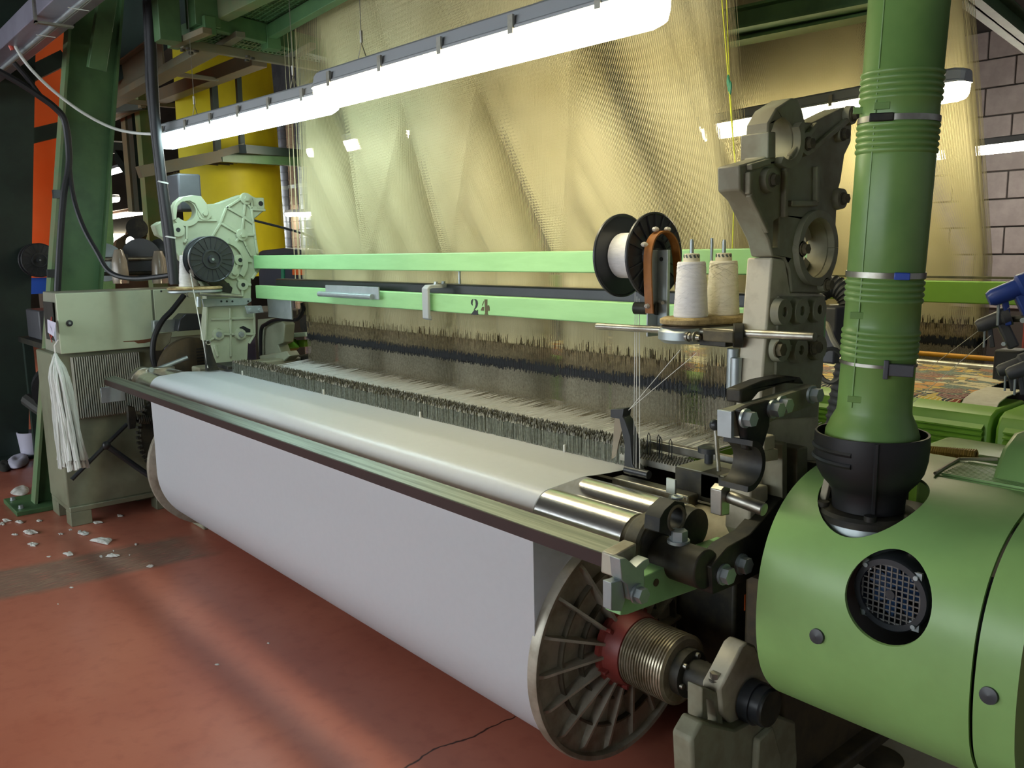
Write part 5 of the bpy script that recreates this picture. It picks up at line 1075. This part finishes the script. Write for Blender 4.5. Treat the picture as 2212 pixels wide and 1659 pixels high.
q = at(412, 800, x=-5.1); O('shell', S().lathe([(0, 0.0), (0, 0.20), (0.05, 0.20), (0.06, 0.18), (0.06, 0.0)], q, (1, 0, 0), 36, cap=False), 'greasy_brown', ga)
for k in range(7): O('slot', S().bx(q.x+0.06, q.x+0.063, q.y+0.02, q.y+0.15 - 0.01*abs(k-3), q.z+0.02+0.018*k, q.z+0.026+0.018*k), 'coupling', ga)
tg = O('toothed_gear', S().cyl((-5.08, 1.80, 0.52), (-5.04, 1.80, 0.52), 0.30, n=64), 'black_iron'); tag(tg, 'black toothed gear between the cabinet base and the far beam flange', 'gear')
base = None
for k in range(64):
    if base is None: base = O('tooth', S().bx(-0.02, 0.02, -0.006, 0.006, 0.295, 0.318), 'black_iron', tg); o = base
    else: o = base.copy(); COL.objects.link(o); o.parent = tg
    o.location = (-5.06, 1.80, 0.52); o.rotation_euler = (2*math.pi*k/64, 0, 0)
# ================================================================ cables
tk = T('cable_trunking', 'grey steel cable trunking hanging along the aisle above the columns', 'trunking', (-5.2, 1.15, 2.6))
O('tray', S().bx(-7.5, -3.2, 1.10, 1.22, 2.70, 2.80), 'trunking', tk, bev=0.004); O('tray', S().bx(-7.5, -3.2, 1.32, 1.44, 2.84, 2.96), 'trunking', tk, bev=0.004)
O('conduit', S().cyl((-7.5, 1.20, 2.692), (-3.2, 1.20, 2.692), 0.012, n=12), 'zinc', tk); O('conduit', S().cyl((-7.5, 1.225, 2.700), (-3.2, 1.225, 2.700), 0.008, n=12), 'zinc', tk)
q = at(120, 40, z=2.70); O('hanger', S().bx(q.x-0.015, q.x+0.015, 1.09, 1.10, 2.66, 3.4).bx(q.x-0.015, q.x+0.015, 1.09, 1.26, 2.665, 2.675), 'steel', tk)
for a in ((155, 12), (84, 71)): q = at(*a, z=2.69); O('cable_tie', S().bx(q.x-0.003, q.x+0.003, 1.16, 1.25, 2.677, 2.68), 'cable_white', tk)
rc_ = at(30, 92, z=2.72); O('red_gland', S().tube([rc_ + V(0, -0.02, 0.03), rc_ + V(0, -0.025, 0), rc_ + V(0, -0.01, -0.04)], 0.012, 8), 'red_plastic', tk)
wc = [at(a, b, y=yy) for a, b, yy in ((33, 100, 1.15), (48, 125, 1.17), (75, 158, 1.22), (120, 200, 1.32), (180, 244, 1.45), (240, 275, 1.58), (290, 287, 1.68), (338, 290, 1.75))]
tag(O('white_cable', S().tube(spline(wc), 0.0085, 8), 'cable_white'), 'white cable sagging from the trunking to the cool white lamp', 'cable')
for k, (pts, r, lb) in enumerate(((((-10, 150), (40, 178), (80, 204), (118, 232), (140, 262), (149, 330), (147, 372), (138, 420), (130, 520), (124, 630)), 0.019, 'black cable running down the leaning column behind its clips'),
                                  (((30, 135), (60, 170), (92, 212), (128, 240), (148, 290), (150, 360), (160, 430), (180, 490), (210, 545), (238, 588), (290, 602), (372, 594)), 0.014, 'black cable swinging from the leaning column to the loom'))):
    tag(O('black_cable', S().tube(spline([at(a, b, x=-5.62 + (0.8*max(0, (a-150))/220 if k else 0)) for a, b in pts]), r, 8), 'cable_black'), lb, 'cable')
for k, (pts, r, lb) in enumerate(((((322, -30), (330, 150), (338, 280), (352, 400), (368, 520), (377, 614)), 0.024, 'thick black conduit dropping past the clamp ring, its lower end by the spool'), (((314, -30), (320, 120), (322, 190), (334, 300), (345, 400), (360, 520), (372, 612)), 0.017, 'thinner black conduit hanging beside the thick one'))):
    t = T('black_conduit', lb, 'conduit', at(*pts[-1], x=-4.63))
    O('tube', S().tube(spline([at(a, b, x=-4.63 - 0.03*k) for a, b in pts]), r, 12), 'cable_black', t)
    if k == 0:
        for a, b in ((352, 394), (368, 512)): c = at(a, b, x=-4.63); O('tie', S().lathe([(-0.004, r), (-0.004, r+0.003), (0.004, r+0.003), (0.004, r)], c, (0.1, 0.2, 1), 16, cap=False), 'cable_white', t)
tag(O('cable_loom', S().tube(spline([at(548, 476, y=2.35), at(580, 484, y=2.4), at(630, 497, y=2.45), at(672, 512, y=2.5), at(676, 530, y=2.5)]), 0.008, 6), 'cable_black'), 'black cable bundle running from the ribbed tower past the yellow sheet', 'cable')

# ================================================================ right background
harness('neighbour_harness', 'dense cream harness curtain of the loom behind, right of the hooked tower', 1.95, 900, 21, wdt=0.0022)
nl = T('neighbour_loom', 'bright green loom in the next row with louvred front covers', 'loom', (-2.5, 3.9, 0))
O('rail', S().bx(-4.7, -0.95, 4.02, 4.07, 1.283, 1.382), 'neighbour_green', nl, bev=0.005); O('thin_bar', S().bx(-4.7, -0.95, 4.05, 4.08, 1.392, 1.402), 'dusty_iron', nl)
O('side_post', S().bx(-1.42, -1.30, 4.25, 4.35, 0.0, 1.22), 'hub_red', nl, bev=0.01); O('frame', S().bx(-4.7, -0.9, 3.2, 4.3, 0.0, 0.80), 'hall_dark', nl)
O('side_post', S().bx(-4.8, -4.7, 3.9, 4.3, 0.0, 1.6), 'loom_paint_dusty', nl, bev=0.01)
cvp = [(3.30, 1.0), (3.06, 0.995), (3.02, 0.98), (3.0, 0.95), (2.995, 0.60), (3.30, 0.60)]
for x0, x1 in ((-3.6, -1.075), (-1.06, -0.4)):
    cv = O('cover', S().prism(cvp, 'x', x0, x1), 'neighbour_green', nl, bev=0.01)
    for k in range(7): O('louvre', S().prism([(2.978, 0.940-0.018*k), (2.999, 0.952-0.018*k), (2.999, 0.945-0.018*k), (2.980, 0.934-0.018*k)], 'x', x0+0.03, x1-0.02), 'neighbour_green', cv)
O('breast_bar', S().cyl((-3.6, 3.78, 1.03), (-1.13, 3.78, 1.03), 0.022, n=16), 'steel', nl); O('yellow_bar', S().cyl((-3.6, 3.86, 1.065), (-1.14, 3.86, 1.065), 0.011, n=12), 'wire_yellow', nl, label='yellow bar')
O('reed_box', S().bx(-2.1, -1.72, 3.72, 3.76, 1.05, 1.13), 'dusty_iron', nl, bev=0.004)
q = at(2125, 840, y=3.7); O('temple', S().box(q, (0.10, 0.08, 0.07)).box(q + V(-0.06, 0.05, 0.05), (0.05, 0.05, 0.05)).cyl(q, q + V(0.1, 0.1, 0), 0.02, n=12), 'black_iron', nl, bev=0.004)
O('side_casing', S().box(at(2185, 815, y=3.6), (0.10, 0.12, 0.22)), 'black_rubber', nl, bev=0.01)
# patterned cloth
def pattern_material():
    m = bpy.data.materials.new('pattern_cloth'); m.use_nodes = True; nt = m.node_tree; N = nt.nodes; L = nt.links; b = N['Principled BSDF']; b.inputs['Roughness'].default_value = 0.8
    tc = N.new('ShaderNodeTexCoord'); mp = N.new('ShaderNodeMapping'); mp.inputs['Scale'].default_value = (1, 1.7, 1); mp.inputs['Rotation'].default_value = (0, 0, 0.6); L.new(tc.outputs['Object'], mp.inputs[0])
    nz = N.new('ShaderNodeTexNoise'); nz.inputs['Scale'].default_value = 6; L.new(mp.outputs[0], nz.inputs[0]); mx = N.new('ShaderNodeMix'); mx.data_type = 'RGBA'; mx.inputs[0].default_value = 0.25; L.new(mp.outputs[0], mx.inputs[6]); L.new(nz.outputs['Color'], mx.inputs[7])
    vo = N.new('ShaderNodeTexVoronoi'); vo.inputs['Scale'].default_value = 13; L.new(mx.outputs[2], vo.inputs['Vector'])
    cr = N.new('ShaderNodeValToRGB'); cr.color_ramp.interpolation = 'CONSTANT'; cols = ['#e2d7ae', '#c79b2b', '#e2d7ae', '#2a5f68', '#d88a2a', '#8c3a22', '#e2d7ae', '#34424f', '#6e1f40', '#d8b646']
    for i, c in enumerate(cols):
        e = cr.color_ramp.elements[i] if i < 2 else cr.color_ramp.elements.new(i/10)
        e.position = i/10; e.color = lin(c)
    sx = N.new('ShaderNodeSeparateColor'); L.new(vo.outputs['Color'], sx.inputs[0]); L.new(sx.outputs[0], cr.inputs[0])
    v2 = N.new('ShaderNodeTexVoronoi'); v2.feature = 'DISTANCE_TO_EDGE'; v2.inputs['Scale'].default_value = 13; L.new(mx.outputs[2], v2.inputs['Vector'])
    wv = N.new('ShaderNodeTexWave'); wv.inputs['Scale'].default_value = 22; wv.inputs['Distortion'].default_value = 6; L.new(mp.outputs[0], wv.inputs[0])
    lt_ = N.new('ShaderNodeMath'); lt_.operation = 'LESS_THAN'; lt_.inputs[1].default_value = 0.055; L.new(v2.outputs['Distance'], lt_.inputs[0])
    gt = N.new('ShaderNodeMath'); gt.operation = 'GREATER_THAN'; gt.inputs[1].default_value = 0.86; L.new(wv.outputs['Fac'], gt.inputs[0])
    m1 = N.new('ShaderNodeMix'); m1.data_type = 'RGBA'; L.new(lt_.outputs[0], m1.inputs[0]); L.new(cr.outputs[0], m1.inputs[6]); m1.inputs[7].default_value = lin('#2b3a40')
    m2 = N.new('ShaderNodeMix'); m2.data_type = 'RGBA'; L.new(gt.outputs[0], m2.inputs[0]); L.new(m1.outputs[2], m2.inputs[6]); m2.inputs[7].default_value = lin('#e6dcb6'); L.new(m2.outputs[2], b.inputs['Base Color'])
    MT['pattern_cloth'] = m
pattern_material()
tag(O('patterned_cloth', sheet([(3.80, 1.035), (3.6, 1.03), (3.3, 1.02), (3.18, 1.018), (3.12, 1.005), (3.09, 0.98)], -3.6, -1.22, 0.003, 12), 'pattern_cloth', ang=60), 'colourful leaf-patterned cloth on the green loom behind the duct', 'cloth')
tag(O('cloth_selvedge', sheet([(3.34, 1.028), (3.2, 1.024), (3.13, 1.010), (3.10, 0.985)], -1.215, -1.10, 0.004, 4), 'yarn_warm', ang=60), 'cream cloth strip at the end of the patterned cloth', 'cloth')
# weft feeders in front of it
def feeder(label, p, m, sc=1.0, group=None):
    p = Vector(p); t = T('weft_feeder', label, 'weft feeder', p - V(0, 0, 0.1*sc), group)
    d = V(0.6, 0.35, 0.30).normalized(); O('drum', S().lathe([(-0.075*sc, 0.0), (-0.075*sc, 0.022*sc), (-0.06*sc, 0.03*sc), (0.02*sc, 0.034*sc), (0.03*sc, 0.045*sc), (0.06*sc, 0.045*sc), (0.065*sc, 0.0)], p, d, 24), m, t)
    O('body', S().bar(p + d*0.03*sc + V(0, 0, -0.02*sc), p + d*0.03*sc + V(0.05*sc, 0.02*sc, -0.13*sc), 0.05*sc, 0.045*sc, up=d), m, t, bev=0.006)
    O('prong', S().bar(p + V(-0.02*sc, 0, -0.02*sc), p + V(0.0, 0, -0.12*sc), 0.018*sc, 0.02*sc, up=d), m, t, bev=0.003)
    O('eyelet', S().cyl(p + V(-0.03*sc, -0.02*sc, -0.035*sc), p + V(-0.028*sc, -0.02*sc, -0.12*sc), 0.005*sc, n=10), 'zinc', t); O('screw', S().cyl(p + d*0.03*sc + V(0.03*sc, -0.03*sc, -0.11*sc), p + d*0.03*sc + V(0.03*sc, -0.045*sc, -0.11*sc), 0.009*sc, n=12), 'zinc', t)
    return t
feeder('blue weft feeder above the patterned cloth', at(2184, 628, y=2.75), 'blue_plastic', 0.85); feeder('dark grey weft feeder hanging below the blue one', at(2148, 692, y=2.75), 'grey_plastic', 0.68)
feeder('grey weft feeder low beside the louvred cover, purple yarn on it', at(2192, 790, y=2.6), 'grey_plastic', 0.6, 'low feeders'); feeder('grey weft feeder low beside the louvred cover, next to the first', at(2214, 796, y=2.5), 'grey_plastic', 0.6, 'low feeders')
fa = T('feeder_stand', 'black stand whose arms carry the blue and grey weft feeders', 'stand', (-0.78, 2.75, 0))
O('post', S().cyl((-0.78, 2.75, 0), (-0.78, 2.75, 1.62), 0.018, n=14).cyl((-0.78, 2.75, 0), (-0.78, 2.75, 0.015), 0.12, n=24), 'black_iron', fa)
for q in ((2150, 690, 2.77), (2186, 630, 2.77), (2194, 786, 2.62), (2216, 792, 2.52)): O('arm', S().tube([at(q[0], q[1], y=q[2]), V(-0.78, 2.75, at(q[0], q[1], y=q[2]).z + 0.02)], 0.010, 10), 'black_iron', fa)
for k, (a, b) in enumerate((((2140, 725), (1960, 880)), ((2186, 660), (2000, 800)))):
    tag(O('weft_thread', S().tube([at(*a, y=2.72), at(*b, y=3.0 if k == 0 else 3.4)], 0.0012, 4), 'cord_thin'), ('thin thread running from the grey feeder to the louvred cover', 'thin thread running from the blue feeder over the patterned cloth')[k], 'thread')
# second cover, vent and block of the drive behind the duct
rc2 = dc
O('rear_top', S().prism([(-1.02, 2.35), (-0.5, 2.35), (-0.5, 2.52), (-1.02, 2.52)], 'z', 0.965, 1.0), 'cover_green', rc2, bev=0.012)
O('rear_front', S().bx(-1.02, -0.5, 2.34, 2.40, 0.5, 0.97), 'cover_green', rc2, bev=0.01)
hp = [(2.34, 1.02), (2.20, 1.12), (2.08, 1.125), (2.02, 1.10), (1.985, 1.055), (1.97, 1.033), (2.0, 1.02)]
O('hump', S().prism([(a, b) for a, b in hp], 'x', -0.70, -0.51), 'cover_green', dc, bev=0.012)
vent = O('vent', S().bx(-0.80, -0.56, 1.93, 2.10, 1.033, 1.037), 'cover_green', dc, bev=0.002)
for k in range(14): O('vent_slat', S().bx(-0.79, -0.57, 1.94 + 0.011*k, 1.944 + 0.011*k, 1.037, 1.042), 'cover_green', vent)
O('vent_trim', S().tube([V(-0.80, 1.93, 1.04), V(-0.81, 2.08, 1.045), V(-0.74, 2.12, 1.05)], 0.004, 6), 'loom_white', dc)
tag(O('spring_hose', S().tube([at(1996, 975, y=2.30).lerp(at(2110, 985, y=2.30), k/160) + V(0, 0.014*math.cos(k*0.9), 0.014*math.sin(k*0.9)) for k in range(161)], 0.004, 5), 'hose_tan'), 'brass-coloured coiled hose between the green covers', 'hose')
# flexible hose behind the right tower
q = [at(a, b, y=2.5) for a, b in ((1770, 630), (1800, 618), (1830, 640), (1838, 690), (1832, 760), (1820, 830), (1808, 900), (1800, 980))]
pts = spline(q, 14); hs = S(); hs.tube(pts, [0.030 + (0.005 if k % 3 == 0 else 0.0) for k in range(len(pts))], 12)
tag(O('corrugated_hose', hs, 'hose_grey'), 'grey corrugated hose curving down behind the hooked tower', 'hose')
tag(O('cable_coil', S().tube([at(1795, 790, y=2.30) + V(0.03*math.cos(a)*1.4, 0, 0.05*math.sin(a)) for a in [k*math.pi/10 for k in range(20)]], 0.007, 6, closed=True), 'hose_grey'), 'loop of grey cable beside the lower right post', 'cable')
tag(O('connector_box', S().box(at(1800, 720, y=2.45), (0.09, 0.14, 0.17)), 'grey_plastic', None, bev=0.006), 'dark junction box behind the lower right post', 'box')
tag(O('black_wire', S().tube(spline([at(1765, 700, y=2.35), at(1785, 700, y=2.35), at(1800, 735, y=2.35), at(1820, 765, y=2.35)]), 0.008, 6), 'loom_white'), 'pale hose bending out from the lower right post', 'hose')
O('frame_fill', S().bx(-1.16, -1.06, 2.05, 2.40, 0.45, 0.95), 'black_iron', loom, bev=0.01)
# overhead beams right
for k, (a, b, y, h, lb) in enumerate((((1560, 52), (1905, -18), 3.6, 0.10, 'green steel beam crossing above the rear harness, upper of two'), ((1560, 78), (1900, 8), 3.7, 0.10, 'green steel beam crossing above the rear harness, lower of two'))):
    s = S(); ibeam(s, at(*a, y=y), at(*b, y=y), 0.12, h); tag(O('steel_beam', s, 'steel_green'), lb, 'beam')
s = S(); ibeam(s, at(2090, -30, z=2.9), at(2260, 110, z=2.9), 0.12, 0.14); tag(O('steel_beam', s, 'steel_green'), 'green steel beam slanting over the far corner right of the duct', 'beam')
for k in range(6):
    zz_ = 1.6 + 0.33*k; tag(O('shelf_beam', S().bx(-1.4, 1.2, 8.7, 8.85, zz_, zz_+0.09), 'trunking' if k % 2 else 'dark_panel'), 'grey horizontal rack bar in front of the block wall', 'rack', 'rack bars by the block wall')
# ================================================================ floor things
fb = O('floor_board', S().prism([(-1.235, 2.1), (-1.25, 2.5), (0.2, 2.7), (0.2, 1.2), (-0.9, 1.3)], 'z', 0.0, 0.02), 'floor_board'); tag(fb, 'grey-brown board on the floor under the green drive cover', 'board')
q = at(1895, 1636, z=0.021); tag(O('oil_stain', S().cyl((q.x, q.y, 0.020), (q.x, q.y, 0.0212), 0.075, n=24), 'greasy_brown'), 'dark round oil stain on the grey-brown board', 'stain')
lint = [(223, 1171, 34, 9), (65, 1151, 20, 6), (149, 1199, 16, 5), (242, 1203, 18, 4), (72, 1178, 14, 6), (181, 1153, 14, 5), (131, 1154, 7, 3), (325, 1224, 9, 4), (294, 1176, 5, 3), (152, 1145, 5, 2), (32, 1155, 8, 3), (14, 1125, 14, 4), (42, 1128, 12, 4), (85, 1125, 8, 3), (218, 1202, 5, 3), (210, 1130, 14, 3), (258, 1115, 10, 3), (245, 1190, 3, 2), (280, 1199, 3, 2), (154, 1270, 6, 2), (106, 1203, 6, 2), (4, 1132, 8, 5), (125, 1305, 2, 2), (470, 1437, 8, 2), (580, 1390, 5, 2), (172, 1148, 5, 4)]
rnd = random.Random(4)
for k, (a, b, hw, hh) in enumerate(lint):
    P = [(a + hw*math.cos(t)*rnd.uniform(0.35, 1.2), b + hh*math.sin(t)*rnd.uniform(0.35, 1.2)) for t in [i*2*math.pi/15 for i in range(15)]]
    rag('lint_tuft', 'small tuft of whitish lint on the red floor beside the cabinet' if k else 'largest tuft of whitish lint on the red floor beside the cabinet', 'lint', P, 0, 'lint', min(0.022, hw*0.0009), 40+k, 'lint tufts on the floor')
